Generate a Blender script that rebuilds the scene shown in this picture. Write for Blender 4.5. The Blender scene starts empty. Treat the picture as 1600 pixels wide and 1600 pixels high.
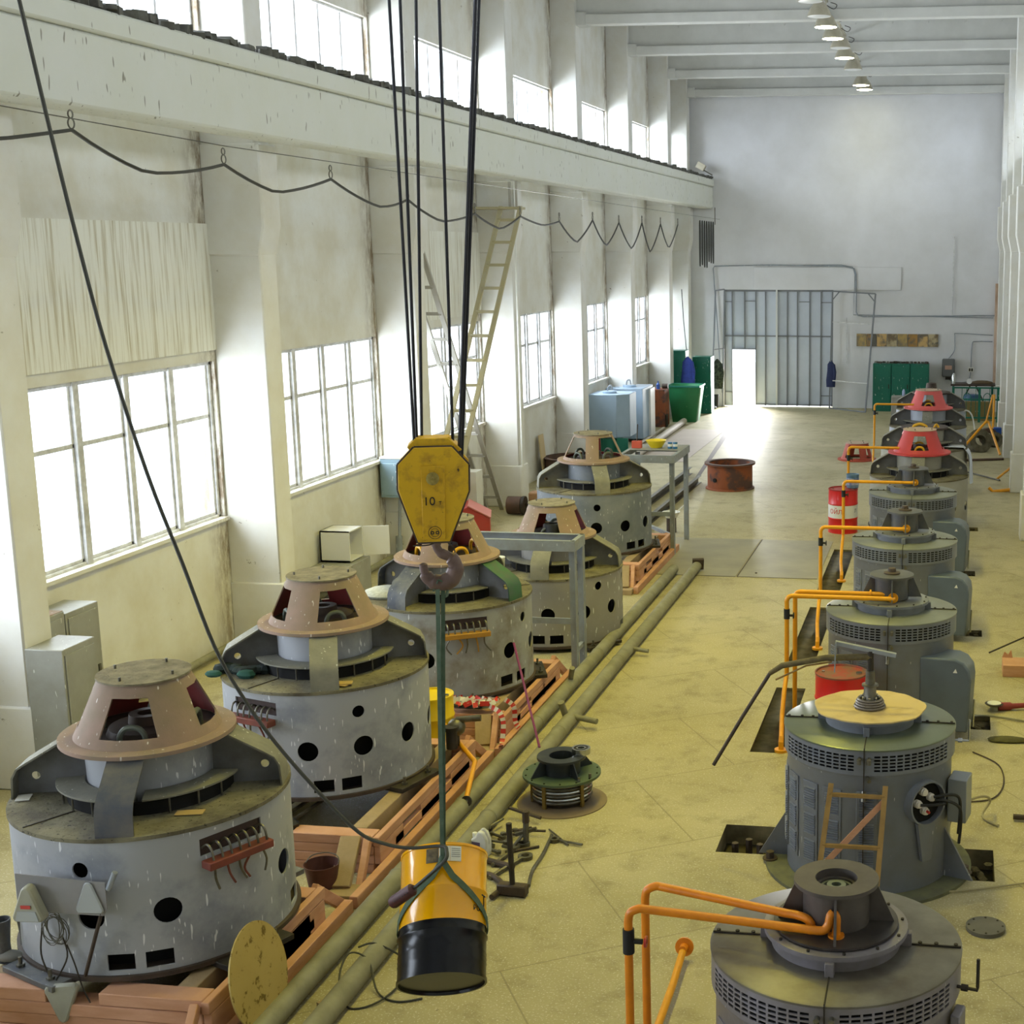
import bpy, bmesh, math, random
from mathutils import Vector as V, Matrix as Mx
from mathutils.geometry import delaunay_2d_cdt
random.seed(7)
PI = math.pi
sc = bpy.context.scene
C = sc.collection
# ------------------------------------------------------------------ camera
F = 2200.0; CX = 1200.0; CY = 800.0; H = 5.6
Yc = V((300, 412, -F)).normalized()
Xc = (-V((-(412*412+F*F)/300.0, 412, -F))).normalized()
Zc = Xc.cross(Yc)
R3 = Mx((Xc, Yc, Zc))
cam = bpy.data.cameras.new('camera'); co = bpy.data.objects.new('camera', cam); C.objects.link(co)
co.matrix_world = Mx.Translation((0, 0, H)) @ R3.to_4x4()
cam.sensor_width = 36; cam.lens = F/1600*36; cam.shift_x = -0.25; cam.clip_end = 300
sc.camera = co
# ------------------------------------------------------------------ world, exposure, large lights
sc.view_settings.view_transform = 'Standard'; sc.view_settings.look = 'None'
sc.view_settings.gamma = 1; sc.view_settings.use_curve_mapping = False
sc.view_settings.exposure = 0.25
w = bpy.data.worlds.new('sky'); sc.world = w; w.use_nodes = True
bg = w.node_tree.nodes['Background']; bg.inputs[0].default_value = (0.86, 0.93, 1, 1); bg.inputs[1].default_value = 3.0
def area(loc, rot, sx, sy, power, col, name='daylight'):
    l = bpy.data.lights.new(name, 'AREA'); l.shape = 'RECTANGLE'; l.size = sx; l.size_y = sy; l.energy = power; l.color = col
    o = bpy.data.objects.new(name, l); C.objects.link(o); o.location = loc; o.rotation_euler = rot; return o
DAY = (0.85, 0.91, 1.0)
BAY0 = 12.85; BAY = 5.55
bays = [BAY0 + BAY*k for k in range(-3, 7)]
WINP = 310.0; CLP = 300.0
for k, y0 in enumerate(bays):
    y1 = min(y0+BAY, 50.0)
    a, b = y0+1.4, y1
    area((-10.95, (a+b)/2, 2.95), (0, -PI/2, 0), 2.2, b-a, WINP*(b-a)/4.1, DAY, 'window_daylight')
    area((-10.95, (a+b)/2, 8.85), (0, -PI/2+0.25, 0), 1.25, b-a, CLP*(b-a)/4.1, DAY, 'clerestory_daylight')
    area((3.6, (a+b)/2, 8.85), (0, PI/2-0.25, 0), 1.25, b-a, CLP*0.55*(b-a)/4.1, DAY, 'clerestory_daylight')
area((-7.6, 51.0, 1.4), (-PI/2+0.35, 0, 0), 0.9, 2.0, 800, (1, 1, 1), 'door_daylight')
YEL = (1.0, 0.86, 0.06)
# ------------------------------------------------------------------ helpers
def ray(u, v): return R3 @ V((u-CX, CY-v, -F))
O0 = V((0, 0, H))
def PZ(u, v, z=0.0): d = ray(u, v); return O0 + d*((z-H)/d.z)
def PX(u, v, x): d = ray(u, v); return O0 + d*(x/d.x)
def PY(u, v, y): d = ray(u, v); return O0 + d*(y/d.y)
def srgb(h):
    if isinstance(h, str): h = [int(h[i:i+2], 16)/255 for i in (0, 2, 4)]
    return tuple((c/12.92 if c <= .04045 else ((c+.055)/1.055)**2.4) for c in h)+(1,)
MATS = {}
def mat(name, col, rough=.6, metal=0., col2=None, scale=6., amt=.5, stretch=(1, 1, 1), col3=None, s3=18., t3=.62,
        fleck=None, fs=9., ft=.70, bump=0., spec=.5, coat=0., lo=.35, hi=.65):
    if name in MATS: return MATS[name]
    m = bpy.data.materials.new(name); m.use_nodes = True; MATS[name] = m
    nt = m.node_tree; N = nt.nodes; L = nt.links
    b = N['Principled BSDF']; b.inputs['Roughness'].default_value = rough; b.inputs['Metallic'].default_value = metal
    b.inputs['Specular IOR Level'].default_value = spec; b.inputs['Coat Weight'].default_value = coat
    c = srgb(col); b.inputs['Base Color'].default_value = c
    if col2 is None and fleck is None and col3 is None and not bump: return m
    tc = N.new('ShaderNodeTexCoord'); mp = N.new('ShaderNodeMapping'); mp.inputs['Scale'].default_value = stretch
    L.new(tc.outputs['Object'], mp.inputs[0]); last = None
    def noise(sca, det=6., vec=None, ro=.6):
        n = N.new('ShaderNodeTexNoise'); n.inputs['Scale'].default_value = sca; n.inputs['Detail'].default_value = det
        n.inputs['Roughness'].default_value = ro; L.new(vec or mp.outputs[0], n.inputs['Vector']); return n
    def ramp(src, a, bb):
        r = N.new('ShaderNodeValToRGB'); r.color_ramp.elements[0].position = a; r.color_ramp.elements[1].position = bb
        L.new(src, r.inputs[0]); return r.outputs[0]
    def mix(fac, A, Bc, k=1.):
        x = N.new('ShaderNodeMix'); x.data_type = 'RGBA'
        if k != 1.:
            q = N.new('ShaderNodeMath'); q.operation = 'MULTIPLY'; q.inputs[1].default_value = k; L.new(fac, q.inputs[0]); fac = q.outputs[0]
        L.new(fac, x.inputs[0])
        if isinstance(A, tuple): x.inputs[6].default_value = A
        else: L.new(A, x.inputs[6])
        if isinstance(Bc, tuple): x.inputs[7].default_value = Bc
        else: L.new(Bc, x.inputs[7])
        return x.outputs[2]
    last = c
    if col2: last = mix(ramp(noise(scale).outputs[0], lo, hi), last, srgb(col2), amt)
    if col3: last = mix(ramp(noise(s3, 8., None, .7).outputs[0], t3, t3+.05), last, srgb(col3))
    if fleck:
        mp2 = N.new('ShaderNodeMapping'); mp2.inputs['Scale'].default_value = (1, 1, .22); L.new(tc.outputs['Object'], mp2.inputs[0])
        n = noise(fs*4, 1., mp2.outputs[0], .4); last = mix(ramp(n.outputs[0], ft, ft+.03), last, srgb(fleck), .85)
    if not isinstance(last, tuple): L.new(last, b.inputs['Base Color'])
    if bump:
        bn = N.new('ShaderNodeBump'); bn.inputs['Strength'].default_value = bump; bn.inputs['Distance'].default_value = .02
        L.new(noise(scale*6, 6.).outputs[0], bn.inputs['Height']); L.new(bn.outputs[0], b.inputs['Normal'])
    return m

class B:
    """collects shapes into one mesh"""
    def __init__(s, M=None): s.bm = bmesh.new(); s.M = M or Mx.Identity(4); s.mi = 0
    def add(s, vs, fs):
        vv = [s.bm.verts.new(s.M @ V(v)) for v in vs]
        for f in fs:
            try: q = s.bm.faces.new([vv[i] for i in f]); q.material_index = s.mi
            except ValueError: pass
        return s
    def box(s, c, d, rz=0., rx=0., ry=0.):
        c = V(c); m = Mx.Translation(c) @ Mx.Rotation(rz, 4, 'Z') @ Mx.Rotation(ry, 4, 'Y') @ Mx.Rotation(rx, 4, 'X')
        x, y, z = d[0]/2, d[1]/2, d[2]/2
        vs = [m @ V((a, b, e)) for e in (-z, z) for a, b in ((-x, -y), (x, -y), (x, y), (-x, y))]
        return s.add(vs, [(3, 2, 1, 0), (4, 5, 6, 7), (0, 1, 5, 4), (1, 2, 6, 5), (2, 3, 7, 6), (3, 0, 4, 7)])
    def bb(s, x0, x1, y0, y1, z0, z1): return s.box(((x0+x1)/2, (y0+y1)/2, (z0+z1)/2), (x1-x0, y1-y0, z1-z0))
    def beam(s, p0, p1, wd, th, up=(0, 0, 1)):
        p0, p1 = V(p0), V(p1); d = (p1-p0); ln = d.length; d.normalize(); u = V(up)
        sd = d.cross(u)
        if sd.length < 1e-4: sd = d.cross(V((1, 0, 0)))
        sd.normalize(); u = sd.cross(d).normalized()
        vs = [p + sd*a*wd/2 + u*b*th/2 for p in (p0, p1) for a, b in ((-1, -1), (1, -1), (1, 1), (-1, 1))]
        return s.add(vs, [(3, 2, 1, 0), (4, 5, 6, 7), (0, 1, 5, 4), (1, 2, 6, 5), (2, 3, 7, 6), (3, 0, 4, 7)])
    def cyl(s, p0, p1, r, r2=None, n=16, caps=True):
        return s.tube([p0, p1], [r, r if r2 is None else r2], n, caps)
    def tube(s, pts, r, n=8, caps=True, closed=False):
        pts = [V(p) for p in pts]; rs = r if isinstance(r, (list, tuple)) else [r]*len(pts)
        k = len(pts); vs = []; prev = None
        for i, p in enumerate(pts):
            if closed: t = pts[(i+1) % k]-pts[i-1]
            else: t = pts[min(i+1, k-1)]-pts[max(i-1, 0)]
            if t.length < 1e-9: t = V((0, 0, 1))
            t.normalize()
            if prev is None:
                a = t.cross(V((0, 0, 1)))
                if a.length < .05: a = t.cross(V((1, 0, 0)))
            else: a = prev - t*prev.dot(t)
            a.normalize(); prev = a; b = t.cross(a)
            for j in range(n):
                an = 2*PI*j/n; vs.append(p + (a*math.cos(an)+b*math.sin(an))*rs[i])
        fs = []
        for i in range(k if closed else k-1):
            for j in range(n):
                i2 = (i+1) % k; fs.append((i*n+j, i*n+(j+1) % n, i2*n+(j+1) % n, i2*n+j))
        if caps and not closed: fs.append(tuple(range(n-1, -1, -1))); fs.append(tuple((k-1)*n+j for j in range(n)))
        return s.add(vs, fs)
    def lathe(s, prof, n=48, c=(0, 0, 0), a0=0., a1=2*PI, closeprof=False):
        full = abs(a1-a0-2*PI) < 1e-6; m = n if full else n+1; vs = []; k = len(prof); c = V(c)
        for i in range(m):
            a = a0+(a1-a0)*i/n
            for r, z in prof: vs.append(c+V((r*math.cos(a), r*math.sin(a), z)))
        fs = []
        for i in range(n):
            i2 = (i+1) % m
            for j in range(k if closeprof else k-1):
                j2 = (j+1) % k
                fs.append((i*k+j, i2*k+j, i2*k+j2, i*k+j2))
        if closeprof and not full:
            fs.append(tuple(range(k))); fs.append(tuple((m-1)*k+j for j in range(k-1, -1, -1)))
        s.add(vs, fs); bmesh.ops.remove_doubles(s.bm, verts=s.bm.verts, dist=1e-5); return s
    def ring(s, r0, r1, z0, z1, n=48, c=(0, 0, 0), a0=0., a1=2*PI):
        return s.lathe([(r0, z0), (r1, z0), (r1, z1), (r0, z1)], n, c, a0, a1, True)
    def disc(s, r, z0, z1, n=40, c=(0, 0, 0)): return s.lathe([(0, z0), (r, z0), (r, z1), (0, z1)], n, c)
    def prism(s, poly, z0, z1, M=None):
        M = M or Mx.Identity(4); n = len(poly)
        vs = [M @ V((p[0], p[1], z0)) for p in poly]+[M @ V((p[0], p[1], z1)) for p in poly]
        return s.add(vs, [tuple(range(n-1, -1, -1)), tuple(range(n, 2*n))]+[(i, (i+1) % n, n+(i+1) % n, n+i) for i in range(n)])
    def ball(s, c, r, n=12, sq=(1, 1, 1)):
        c = V(c); vs = []; m = n//2
        for i in range(m+1):
            t = PI*i/m
            for j in range(n):
                a = 2*PI*j/n; vs.append(c+V((r*sq[0]*math.sin(t)*math.cos(a), r*sq[1]*math.sin(t)*math.sin(a), r*sq[2]*math.cos(t))))
        s.add(vs, [(i*n+j, (i+1)*n+j, (i+1)*n+(j+1) % n, i*n+(j+1) % n) for i in range(m) for j in range(n)])
        bmesh.ops.remove_doubles(s.bm, verts=s.bm.verts, dist=1e-6); return s
    def sheet(s, wd, hg, holes, nu, nv, f, wrap=False):
        """flat sheet with cut-out holes, bent by f(u, v)"""
        vs = []; es = []
        def loop(ps):
            b0 = len(vs); vs.extend(V(p) for p in ps); es.extend((b0+i, b0+(i+1) % len(ps)) for i in range(len(ps)))
        bd = [(wd*i/nu, 0) for i in range(nu)]+[(wd, hg*i/nv) for i in range(nv)]+[(wd-wd*i/nu, hg) for i in range(nu)]+[(0, hg-hg*i/nv) for i in range(nv)]
        loop(bd)
        for h in holes: loop(h)
        def inside(p, poly):
            c = False; j = len(poly)-1
            for i in range(len(poly)):
                a, b = poly[i], poly[j]
                if (a[1] > p[1]) != (b[1] > p[1]) and p[0] < (b[0]-a[0])*(p[1]-a[1])/(b[1]-a[1])+a[0]: c = not c
                j = i
            return c
        for i in range(1, nu):
            for j in range(1, nv):
                p = (wd*i/nu, hg*j/nv)
                if not any(inside(p, h) for h in holes): vs.append(V(p))
        ov, oe, of, *_ = delaunay_2d_cdt([V((v[0], v[1])) for v in vs], es, [], 0, 1e-6)
        keep = []
        for t in of:
            if len(t) < 3: continue
            cx = sum(ov[i][0] for i in t)/len(t); cy = sum(ov[i][1] for i in t)/len(t)
            if any(inside((cx, cy), h) for h in holes): continue
            keep.append(tuple(t))
        s.add([f(v[0], v[1]) for v in ov], keep)
        if wrap: bmesh.ops.remove_doubles(s.bm, verts=s.bm.verts, dist=1e-4)
        loose = [v for v in s.bm.verts if not v.link_faces]; bmesh.ops.delete(s.bm, geom=loose, context='VERTS')
        return s
    def obj(s, name, m=None, parent=None, bevel=0., solid=0., seg=1, ang=35, recalc=True, moff=0):
        bm = s.bm
        if recalc and not solid: bmesh.ops.recalc_face_normals(bm, faces=bm.faces)
        lim = math.radians(ang)
        for f in bm.faces: f.smooth = True
        for e in bm.edges:
            if len(e.link_faces) != 2 or e.calc_face_angle(3.) > lim: e.smooth = False
        me = bpy.data.meshes.new(name); bm.to_mesh(me); bm.free()
        for q in (m if isinstance(m, (list, tuple)) else [m]):
            if q: me.materials.append(q)
        o = bpy.data.objects.new(name, me); C.objects.link(o)
        if parent: o.parent = parent
        if solid:
            k = o.modifiers.new('solid', 'SOLIDIFY'); k.thickness = abs(solid); k.offset = -1 if solid > 0 else 1
            if moff: k.material_offset = moff; k.material_offset_rim = 0
        if bevel:
            k = o.modifiers.new('bevel', 'BEVEL'); k.width = bevel; k.segments = seg; k.limit_method = 'ANGLE'; k.angle_limit = .7
        return o
def tag(o, label, cat, group=None):
    o['label'] = label; o['category'] = cat
    if group: o['group'] = group
    return o
def thing(name, label, cat, loc=(0, 0, 0), rz=0., group=None):
    o = bpy.data.objects.new(name, None); C.objects.link(o); o.location = loc; o.rotation_euler = (0, 0, rz)
    o.empty_display_size = .2
    return tag(o, label, cat, group)
def struct(o): o['kind'] = 'structure'; return o
def dup(o, parent=None):
    c = o.copy(); C.objects.link(c)
    if parent: c.parent = parent
    for ch in list(o.children): dup(ch, c)
    return c
def spline(pts, k=6):
    pts = [V(p) for p in pts]; out = []
    for i in range(len(pts)-1):
        p0 = pts[max(i-1, 0)]; p1 = pts[i]; p2 = pts[i+1]; p3 = pts[min(i+2, len(pts)-1)]
        for j in range(k):
            t = j/k; out.append(.5*((2*p1)+(p2-p0)*t+(2*p0-5*p1+4*p2-p3)*t*t+(3*p1-p0-3*p2+p3)*t*t*t))
    out.append(pts[-1]); return out
def circ(cx, cy, r, n=20): return [(cx+r*math.cos(2*PI*i/n), cy+r*math.sin(2*PI*i/n)) for i in range(n)]
def rect(x0, x1, y0, y1): return [(x0, y0), (x1, y0), (x1, y1), (x0, y1)]
def text_mesh(s, size, ext=.002):
    cu = bpy.data.curves.new('t', 'FONT'); cu.body = s; cu.size = size; cu.extrude = ext; cu.align_x = 'CENTER'; cu.align_y = 'CENTER'
    o = bpy.data.objects.new('t', cu); C.objects.link(o); bpy.context.view_layer.update()
    me = bpy.data.meshes.new_from_object(o.evaluated_get(bpy.context.evaluated_depsgraph_get())); bpy.data.objects.remove(o); return me
def lettering(s, size, M, m, parent, fn=None, ext=.002, name='lettering'):
    me = text_mesh(s, size, ext)
    for v in me.vertices: v.co = (fn(v.co) if fn else v.co)
    if M: me.transform(M)
    me.materials.clear(); me.materials.append(m)
    o = bpy.data.objects.new(name, me); C.objects.link(o); o.parent = parent; return o

# ------------------------------------------------------------------ materials
PLASTER = mat('plaster', 'DAD9D1', .85, col2='C4BCA2', scale=1.3, amt=.6, col3='8E8470', s3=8., t3=.665, bump=.15)
PLASTER2 = mat('plaster_pilaster', 'DCDBD5', .85, col2='CDC7B4', scale=1.6, amt=.55, col3='837A68', s3=6., t3=.665, bump=.15)
STREAK = mat('streaked_plaster', 'E0DFD4', .85, col2='A2946A', scale=7., amt=.75, lo=.48, hi=.70, stretch=(3, 3, .12), col3='8E8666', s3=14., t3=.70, bump=.1)
FARW = mat('far_plaster', 'DCDCDE', .85, col2='C9C8C6', scale=.7, amt=.6, bump=.05)
CEIL = mat('ceiling_concrete', 'D3D5DA', .85, col2='BDBFC6', scale=1.2, amt=.5)
FRAMEW = mat('window_paint', 'D6D6D6', .6, col2='8A8780', scale=7., amt=.55)
STEELG = mat('grey_steel', '949CA6', .55, .05, col2='7A776C', scale=5., amt=.5, fleck='C9CDD0', ft=.74)
DRUMG = mat('drum_grey', 'A3A6AC', .6, .05, col2='757B87', scale=1.8, amt=.7, lo=.52, hi=.68, col3='6E6455', s3=14., t3=.70, fleck='E4E6E8', ft=.69, bump=.05)
DRUMD = mat('drum_dark_rusty', '9A9C9C', .6, .05, col2='6A5E4C', scale=2., amt=.8, lo=.5, hi=.68, col3='9A8F78', s3=12., t3=.66, fleck='E4E6E8', ft=.72)
DUST = mat('dusty_plate', '858068', .9, col2='463F32', scale=3., amt=.85, col3='2E2A22', s3=26., t3=.58, bump=.5)
DUSTG = mat('dusty_arm', '878578', .75, .1, col2='6A695F', scale=4., amt=.7, fleck='D5D5CC', ft=.72, bump=.2)
NAVY = mat('navy_chipped', '4D525C', .5, .2, col2='7E7D74', scale=5., amt=.8, fleck='C8C8C8', ft=.74)
CONEP = mat('cone_pink_brown', '9A8070', .8, col2='7F735C', scale=3., amt=.7, fleck='D8CFC4', ft=.71, bump=.15)
CONER = mat('cone_inner_red', '7E2220', .7, col2='5E2A22', scale=4., amt=.6)
CONETOP = mat('cone_dusty_top', '8E866E', .9, col2='5E5644', scale=7., amt=.8, col3='3A3428', s3=22., t3=.62, bump=.4)
REDC = mat('red_cone', 'C03A3A', .55, col2='A83A34', scale=3., amt=.5)
REDC2 = mat('faded_red_cone', 'D65E5A', .55, col2='C55450', scale=3., amt=.5)
REDC3 = mat('orange_red_cone', 'B44A30', .6, col2='8E3A28', scale=3., amt=.6)
BLACK = mat('void_black', '0B0B0C', .9)  # black painted in for the shade inside holes and openings
DARK = mat('dark_iron', '34312D', .6, .5, col2='4E4539', scale=7., amt=.7)
DARKR = mat('brown_iron', '52453B', .6, .3, col2='3A322C', scale=6., amt=.7)
BRICKR = mat('rust_red_paint', '7C3A2E', .6, col2='54302A', scale=6., amt=.6)
MOTG = mat('motor_grey', '757B87', .42, .1, col2='68696C', scale=2.5, amt=.7, fleck='C8CBD0', ft=.76)
MOTG2 = mat('motor_grey_worn', '8A8690', .45, .1, col2='6C645C', scale=2.5, amt=.8, fleck='C8CBD0', ft=.78)
MOTTOP = mat('motor_top', '7F847C', .35, .2, col2='666A62', scale=2., amt=.7, fleck='A8AAA4', ft=.78)
MOTTOP2 = mat('motor_top_stained', '76736A', .4, .2, col2='4E463D', scale=2.4, amt=.85)
HUBB = mat('hub_brown', '5F5854', .5, .3, col2='46403C', scale=5., amt=.7)
HUBG = mat('hub_dark', '4C4F56', .45, .3, col2='6A675C', scale=5., amt=.6)
YPIPE = mat('yellow_pipe', 'E8A012', .38, col2='C98A1A', scale=8., amt=.4)
OPIPE = mat('orange_pipe', 'E88A12', .38, col2='C4701A', scale=8., amt=.5)
YOLD = mat('old_yellow_paint', 'D9AC14', .45, .1, col2='9C7420', scale=9., amt=.75, lo=.5, hi=.72, col3='3E2C18', s3=20., t3=.635)
YBAR = mat('drum_yellow', 'F2AE00', .2, coat=.4)
BBAR = mat('drum_black', '0A0B10', .25, spec=.35)
RBAR = mat('drum_red', 'D8201E', .3, col2='B81C1A', scale=4., amt=.4)
WHITE = mat('white_paint', 'E2E2E0', .4)
PAPER = mat('label_paper', 'D6D6D2', .6)
GREENS = mat('green_sling', '556654', .85, col2='37503F', scale=20., amt=.6)
RUBBER = mat('black_rubber', '191A1B', .6)
CABLE = mat('grey_cable', '35352F', .6)
CHROME = mat('bright_steel', 'B9BBB8', .22, .95)
STEELD = mat('worn_steel', '77756C', .4, .7, col2='4E493C', scale=8., amt=.7)
HOOKM = mat('hook_brown', '75605A', .55, .3, col2='55423C', scale=6., amt=.6)
WOOD = mat('timber', 'C8987A', .75, col2='B48260', scale=3., amt=.8, stretch=(1, 1, 5), col3='6B4630', s3=4.5, t3=.73, bump=.1)
WOODT = mat('timber_dusty_top', 'A28B6A', .85, col2='8D7A58', scale=5., amt=.7, bump=.2)
WOODY = mat('old_ladder_wood', '9C7D48', .75, col2='7A6036', scale=8., amt=.6)
PLY = mat('plywood', 'C9B27C', .75, col2='A78D58', scale=2.5, amt=.6, lo=.5, hi=.65)
PIPEG = mat('floor_pipe', '8C8A74', .65, col2='6C6850', scale=4., amt=.7, col3='4C4632', s3=12., t3=.68)
RUST = mat('rust', '8A4A26', .75, col2='4A3630', scale=2.6, amt=.9, lo=.48, hi=.58)
RUSTD = mat('dark_rust', '4B3A33', .75, col2='6E5040', scale=4., amt=.6)
TANKB = mat('blue_grey_tank', '9FB4C6', .5, col2='93A6B8', scale=3., amt=.5)
TEAL = mat('teal_paint', '16705C', .5, col2='2E7C6C', scale=5., amt=.6, fleck='B8CFC8', ft=.76)
GREENB = mat('green_bin', '2F8A58', .45, col2='26784C', scale=3., amt=.5, fleck='BFD8C8', ft=.8)
GREENC = mat('green_cabinet', '0F6A54', .45, col2='0C5A48', scale=3., amt=.5, fleck='D6E2DC', ft=.725)
CABG = mat('cabinet_grey', '96968E', .55, col2='807E72', scale=3., amt=.6, fleck='C8C8C0', ft=.73)
BLUEBOX = mat('light_blue_box', '8DA5B2', .5, col2='7E97A2', scale=4., amt=.5, fleck='DDE4E6', ft=.71)
REDBOX = mat('red_box', 'C6423C', .5, col2='B85048', scale=4., amt=.6)
GATE = mat('gate_grey_blue', 'C3CAD4', .55, col2='B4BCC8', scale=1.5, amt=.6)
GATER = mat('gate_rib', '7A7C80', .6)
PURPLE = mat('magenta_rod', '7C2E5C', .5)
FABD = mat('dark_cloth', '22302C', .9, col2='12181A', scale=8., amt=.7)
FABT = mat('teal_cloth', '1E4A42', .9)
CAMO = mat('camouflage_cloth', '4C5242', .9, col2='23261F', scale=14., amt=.95, lo=.45, hi=.55)
BLUEC = mat('blue_cloth', '3B4DA8', .85, col2='2B3670', scale=6., amt=.7)
DBLUEC = mat('navy_cloth', '2B3356', .9)
SACK = mat('woven_sack', 'C2C4BC', .85, col2='9A9C90', scale=30., amt=.6)
PLASTW = mat('white_plastic', 'DFDFD6', .35)
PLASTG = mat('beige_plastic', 'A2A294', .45, col2='8A8A7C', scale=6., amt=.5)
REDM = mat('red_metal', 'B02622', .4)
LAMPB = mat('lamp_enamel', 'B5AE98', .5, .1, col2='928A74', scale=5., amt=.5)
BAG = mat('black_bag', '15161A', .3)
CARDB = mat('cardboard', 'B59A64', .85)
DIRT = mat('dirt', '5B5236', .95, col2='3E3824', scale=9., amt=.8, bump=.6)
PIT = mat('pit_dirt', '8E8260', .95, col2='5E5640', scale=5., amt=.8)
PLATE = mat('floor_steel', '8E8A78', .5, .2, col2='A29C84', scale=1.4, amt=.8)
CONC = mat('concrete', 'A8A288', .85, col2='8C866C', scale=2., amt=.6, bump=.2)
GLASSY = mat('lens_glass', 'A6ABAC', .15)

def glass_mat():
    m = bpy.data.materials.new('window_glass'); m.use_nodes = True; nt = m.node_tree; N = nt.nodes; L = nt.links
    N.remove(N['Principled BSDF']); o = N['Material Output']
    t = N.new('ShaderNodeBsdfTransparent'); t.inputs[0].default_value = (.94, .96, .98, 1)
    g = N.new('ShaderNodeBsdfGlossy'); g.inputs['Roughness'].default_value = .1
    x = N.new('ShaderNodeMixShader'); x.inputs[0].default_value = .06
    L.new(t.outputs[0], x.inputs[1]); L.new(g.outputs[0], x.inputs[2]); L.new(x.outputs[0], o.inputs[0]); return m
GLASS = glass_mat()
def emis(name, col, s):
    m = bpy.data.materials.new(name); m.use_nodes = True; b = m.node_tree.nodes['Principled BSDF']
    b.inputs['Emission Color'].default_value = col; b.inputs['Emission Strength'].default_value = s; b.inputs['Base Color'].default_value = (.8, .8, .7, 1); return m
LAMPON = emis('lit_lamp_glass', (1, .97, .62, 1), 14.)
LAMPOFF = mat('unlit_lamp_glass', 'D8D8D4', .3)

def floor_mat():
    m = bpy.data.materials.new('terrazzo_floor'); m.use_nodes = True; nt = m.node_tree; N = nt.nodes; L = nt.links
    b = N['Principled BSDF']; b.inputs['Roughness'].default_value = .55; b.inputs['Specular IOR Level'].default_value = .35
    tc = N.new('ShaderNodeTexCoord')
    def noise(s, d=8, r=.6, dist=0.):
        n = N.new('ShaderNodeTexNoise'); n.inputs['Scale'].default_value = s; n.inputs['Detail'].default_value = d; n.inputs['Roughness'].default_value = r
        n.inputs['Distortion'].default_value = dist
        L.new(tc.outputs['Object'], n.inputs['Vector']); return n.outputs[0]
    def ramp(src, a, bb, c0=(0, 0, 0, 1), c1=(1, 1, 1, 1)):
        r = N.new('ShaderNodeValToRGB'); e = r.color_ramp.elements; e[0].position = a; e[1].position = bb; e[0].color = c0; e[1].color = c1; L.new(src, r.inputs[0]); return r.outputs[0]
    def mix(f, A, Bc, k=1., mode='MIX'):
        x = N.new('ShaderNodeMix'); x.data_type = 'RGBA'; x.blend_type = mode
        if k != 1.:
            q = N.new('ShaderNodeMath'); q.operation = 'MULTIPLY'; q.inputs[1].default_value = k; L.new(f, q.inputs[0]); f = q.outputs[0]
        L.new(f, x.inputs[0])
        for i, a in ((6, A), (7, Bc)):
            if isinstance(a, tuple): x.inputs[i].default_value = a
            else: L.new(a, x.inputs[i])
        return x.outputs[2]
    c = mix(ramp(noise(.35, 5), .35, .65), srgb('B3AA86'), srgb('9C936C'))
    c = mix(ramp(noise(2.2, 9, .7), .50, .68), c, srgb('7C7252'), .65)
    c = mix(ramp(noise(55, 2, .5), .60, .66), c, srgb('DAD6C4'), .55)
    c = mix(ramp(noise(9, 8, .75), .64, .70), c, srgb('5E573E'), .7)
    mp = N.new('ShaderNodeMapping'); mp.inputs['Rotation'].default_value = (0, 0, math.radians(-32)); L.new(tc.outputs['Object'], mp.inputs[0])
    br = N.new('ShaderNodeTexBrick'); br.offset = 0.5; L.new(mp.outputs[0], br.inputs['Vector'])
    br.inputs['Scale'].default_value = 1.; br.inputs['Mortar Size'].default_value = .008; br.inputs['Brick Width'].default_value = 2.3; br.inputs['Row Height'].default_value = 1.7
    br.inputs['Mortar Smooth'].default_value = .1
    c = mix(br.outputs['Fac'], c, srgb('6A624A'), .45)
    L.new(c, b.inputs['Base Color'])
    bn = N.new('ShaderNodeBump'); bn.inputs['Strength'].default_value = .2; bn.inputs['Distance'].default_value = .01; L.new(noise(14, 6), bn.inputs['Height']); L.new(bn.outputs[0], b.inputs['Normal'])
    return m
FLOOR = floor_mat()
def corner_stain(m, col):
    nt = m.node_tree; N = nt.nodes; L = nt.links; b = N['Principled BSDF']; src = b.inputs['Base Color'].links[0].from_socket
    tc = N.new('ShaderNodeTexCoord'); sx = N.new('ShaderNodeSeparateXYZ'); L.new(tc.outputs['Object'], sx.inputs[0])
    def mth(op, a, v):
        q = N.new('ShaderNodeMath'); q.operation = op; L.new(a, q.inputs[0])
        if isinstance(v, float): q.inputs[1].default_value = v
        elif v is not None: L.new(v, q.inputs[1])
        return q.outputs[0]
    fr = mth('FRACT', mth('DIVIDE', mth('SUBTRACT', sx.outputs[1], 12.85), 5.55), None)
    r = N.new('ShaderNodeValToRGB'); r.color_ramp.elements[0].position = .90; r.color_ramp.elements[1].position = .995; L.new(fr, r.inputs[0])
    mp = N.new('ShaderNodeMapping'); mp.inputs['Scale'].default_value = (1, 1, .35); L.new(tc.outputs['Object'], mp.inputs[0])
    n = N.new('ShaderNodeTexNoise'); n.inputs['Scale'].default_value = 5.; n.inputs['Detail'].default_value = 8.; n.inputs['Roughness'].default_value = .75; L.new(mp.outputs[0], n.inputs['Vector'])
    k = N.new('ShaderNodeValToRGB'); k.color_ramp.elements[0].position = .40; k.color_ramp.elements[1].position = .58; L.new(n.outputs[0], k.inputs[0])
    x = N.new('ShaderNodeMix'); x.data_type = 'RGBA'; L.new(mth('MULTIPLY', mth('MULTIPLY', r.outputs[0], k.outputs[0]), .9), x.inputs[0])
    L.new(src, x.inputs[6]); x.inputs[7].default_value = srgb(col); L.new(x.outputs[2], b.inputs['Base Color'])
corner_stain(PLASTER, '70593A')
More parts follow.
